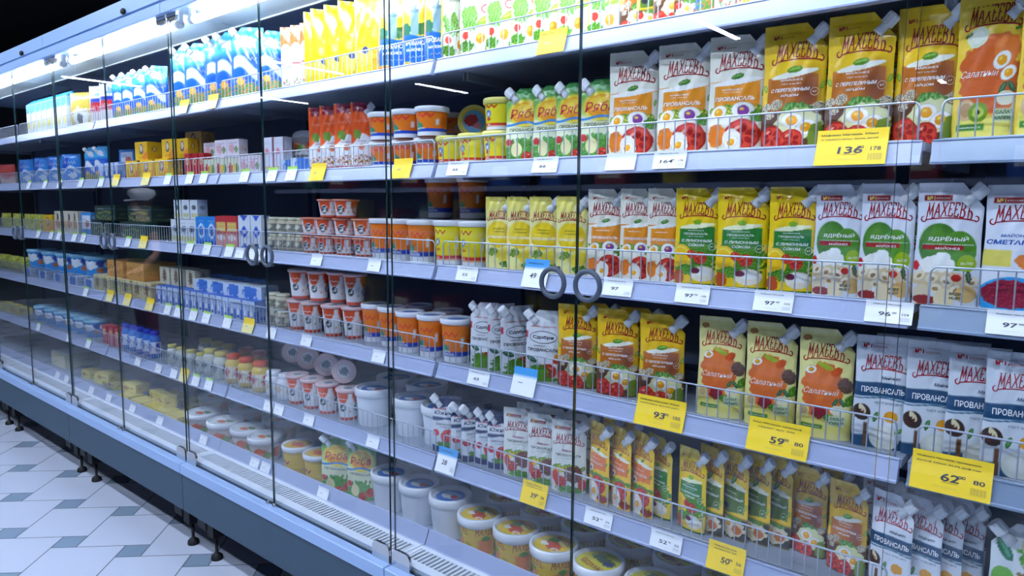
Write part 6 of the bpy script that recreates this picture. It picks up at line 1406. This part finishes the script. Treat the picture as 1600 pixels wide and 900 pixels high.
reg('bag_tricolour', bag('cheese_bag', .17, .2, .06, (226, 234, 246), lambda A: (A.rect(0, .34, 1, .58, (206, 40, 56), .02), A.rect(0, .58, 1, .68, (30, 60, 180), .02), A.ell(.5, .82, .3, .1, (110, 160, 226), rough=.3), A.rect(0, 0, 1, .34, (232, 222, 220), .02)), [K(.5, .46, .7, .08, WHT, bold=.03)]), 'white bag with blue and red bands', 'bag', .2, .07)
reg('bag_blue', bag('milk_bag', .15, .16, .05, (46, 140, 230), lambda A: (A.rect(0, .4, 1, .5, (230, 240, 250), .03, .1), A.rect(.2, .5, .5, .9, (26, 80, 200), .1, .05, .4), A.ell(.7, .25, .2, .12, (226, 236, 250), rough=.3)), [K(.5, .7, .7, .14, WHT, bold=.02, slant=.3)]), 'light blue milk bag', 'bag', .16, .06)
reg('bag_yellow', bag('snack_bag', .15, .1, .05, (196, 196, 50), lambda A: A.spots(.5, .5, .5, .4, [(110, 130, 40), (230, 226, 140)], 5), []), 'yellow green snack bag', 'bag', .1, .06)
reg('bag_red', bag('snack_bag', .2, .14, .06, (206, 70, 60), lambda A: A.rect(0, 0, 1, .4, (226, 190, 180), .1, .1), []), 'red and pink bag', 'bag', .14, .07)

# ------------------------------------------------------------------ goods on the shelves
SHN = {1: 'top shelf', 2: 'second shelf', 3: 'third shelf', 4: 'fourth shelf', 5: 'fifth shelf', 6: 'bottom deck'}
ORD = ['', 'first', 'second', 'third', 'fourth', 'fifth', 'sixth', 'seventh', 'eighth', 'ninth', 'tenth', 'eleventh', 'twelfth', 'thirteenth', 'fourteenth', 'fifteenth', 'sixteenth']
SH = dict(zip(range(1, 7), SZ+[DECK]))
cnt = {}
for row in PLACE:
    cnt.setdefault((row[0], row[1], row[7]), []).append(row[2])
def a_an(s): return s
for (key, sh, x, y, dz, yaw, sc, tier, pose) in PLACE:
    ob = PROTO[key]; desc, cat, hh, dd = INFO[key]
    if ob.get('_new'): del ob['_new']; o = ob
    else: o = clone(ob); 
    z = SH[sh]+dz+.0006
    o.rotation_euler = (0, 0, R(yaw)); o.scale = (sc, sc, sc) if not isinstance(sc, tuple) else sc
    sz = sc if not isinstance(sc, tuple) else sc[2]
    if pose == 'lie': o.rotation_euler = (R(90), 0, R(yaw)); z += INFO[key][3]*.5*sz   # on its side, lid towards the aisle
    if pose == 'tilt': o.rotation_euler = (R(-22), 0, R(yaw))
    if pose == 'down': o.rotation_euler = (R(180), 0, R(yaw)); z += hh*sz+.01
    if pose in ('lean', 'leanl'): o.rotation_euler = (R(-3), R(6 if pose == 'lean' else -6), R(yaw))
    if o.type == 'MESH' and pose == 'lie': y = y
    o.location = (x, y, z)
    xs = sorted(cnt[(key, sh, tier)]); n = len(xs); i = xs.index(x)+1
    where = {'f': '', 'b': 'back row', 'u': 'stacked above', 'c': 'upper tier'}[tier]
    if n == 1: pos = 'the only one'
    elif n <= 2: pos = 'left of two' if i == 1 else 'right of two'
    elif i == n: pos = 'rightmost of '+str(n)
    elif i == 1: pos = 'leftmost of '+str(n)
    else: pos = ORD[i]+' from left'
    lab = desc+', '+pos+(' in '+where if tier in 'bc' else (' '+where if where else ''))+', '+SHN[sh]
    tag(o, lab, cat, desc+' on the '+SHN[sh]+((' '+where) if where else ''))
for k in list(PROTO):                     # kinds not used above
    ob = PROTO[k]
    if ob.get('_new'):
        for c in list(ob.children): bpy.data.objects.remove(c)
        bpy.data.objects.remove(ob)

# ------------------------------------------------------------------ price tags in the rails
def price_tag(kind, name, price, cents, old, lines):
    yel = kind in ('yellow', 'yellow_big'); W, H = {'white': (.080, .041), 'yellow_big': (.125, .07), 'yellow': (.085, .062), 'small': (.062, .04), 'green': (.062, .052), 'small_yellow': (.08, .06), 'promo': (.08, .075)}[kind]
    base = (250, 212, 40) if kind in ('yellow', 'yellow_big', 'small_yellow') else (238, 240, 246)
    mb = MB(); ny = 9; z0 = -H/2
    def C(q): return np.where(q > .75, .0035*(q-.75)*4, 0)
    def surf(fx, fy, o): return np.stack([(np.asarray(fx)-.5)*W, -C(np.asarray(fy))-.0006-o, np.asarray(fy)*H], -1)
    X, Y = np.meshgrid(np.linspace(0, 1, 12), np.linspace(0, 1, ny)); Cc = np.zeros(X.shape+(3,)); Cc[:] = base
    if kind == 'green': Cc[Y > .8] = (176, 226, 90)
    if kind == 'promo': Cc[Y > .74] = (70, 160, 226)
    if kind == 'small_yellow': Cc[Y < .6] = (240, 224, 150)
    mb.grid(surf(X, Y, 0), Cc, smooth=True)
    b = surf(X[:, ::-1], Y[:, ::-1], -.0007); mb.grid(b, Cc*.97)
    ink = (60, 62, 74); it = []
    if lines:
        for k, t in enumerate(lines): it.append(('t', t, .46, .86-.12*k, .8 if len(t) > 16 else .6, .055, ink, {}))
    if price:
        it.append(('t', price, .5 if yel else .42, .42, .13*len(price)*(.9 if yel else 1), .2, ink, dict(bold=.02, slant=.1)))
        if cents: it.append(('t', cents, .64 if yel else .62, .49, .09, .08, ink, dict(bold=.02)))
        if yel: it.append(('s', [(.4, .29), (.6, .29)], .005, ink))
        if old: it.append(('t', old, .85, .44, .14, .11, ink, {})) 
        for k in range(14):
            xx = .76+k*.014; it.append(('s', [(xx, .12), (xx, .3)], .0022 if k % 3 else .004, (90, 92, 104)))
        it.append(('s', [(.3, .16), (.6, .16)], .003, (150, 150, 160)))
    elif kind != 'white' or lines is not None: it.append(('s', [(.25, .45), (.45, .45)], .03, (130, 136, 160)))
    put_print(mb, it, surf, H/W, off=.0003)
    return mb.mesh(name, ['carton'])
_tm = {}
HT = {'white': .041, 'yellow_big': .07, 'yellow': .062, 'small': .04, 'green': .052, 'small_yellow': .06, 'promo': .075}
for (kind, sh, x, price, cents, old, lines, lab) in TAGS:
    k = (kind, price, cents, old, tuple(lines) if lines is not None else None)
    if k not in _tm: _tm[k] = price_tag(kind, 'price_tag', price, cents, old, lines)
    o = link('price_tag', _tm[k])
    if sh == 6: base = (0.1215, .408); a = math.atan2(.017, .042)
    else: base = (.1622, SH[sh]-.0345); a = math.atan2(.013, .038)
    off = .0036 if kind.startswith('yellow') or kind in ('promo', 'small_yellow') else .0016
    o.location = (x, base[0]-off, base[1]-(.0035 if kind.startswith('yellow') else 0)); o.rotation_euler = (-a, 0, 0)
    tag(o, lab, 'price tag', 'price tags in the shelf rails' if not price else None)
end_lettering()
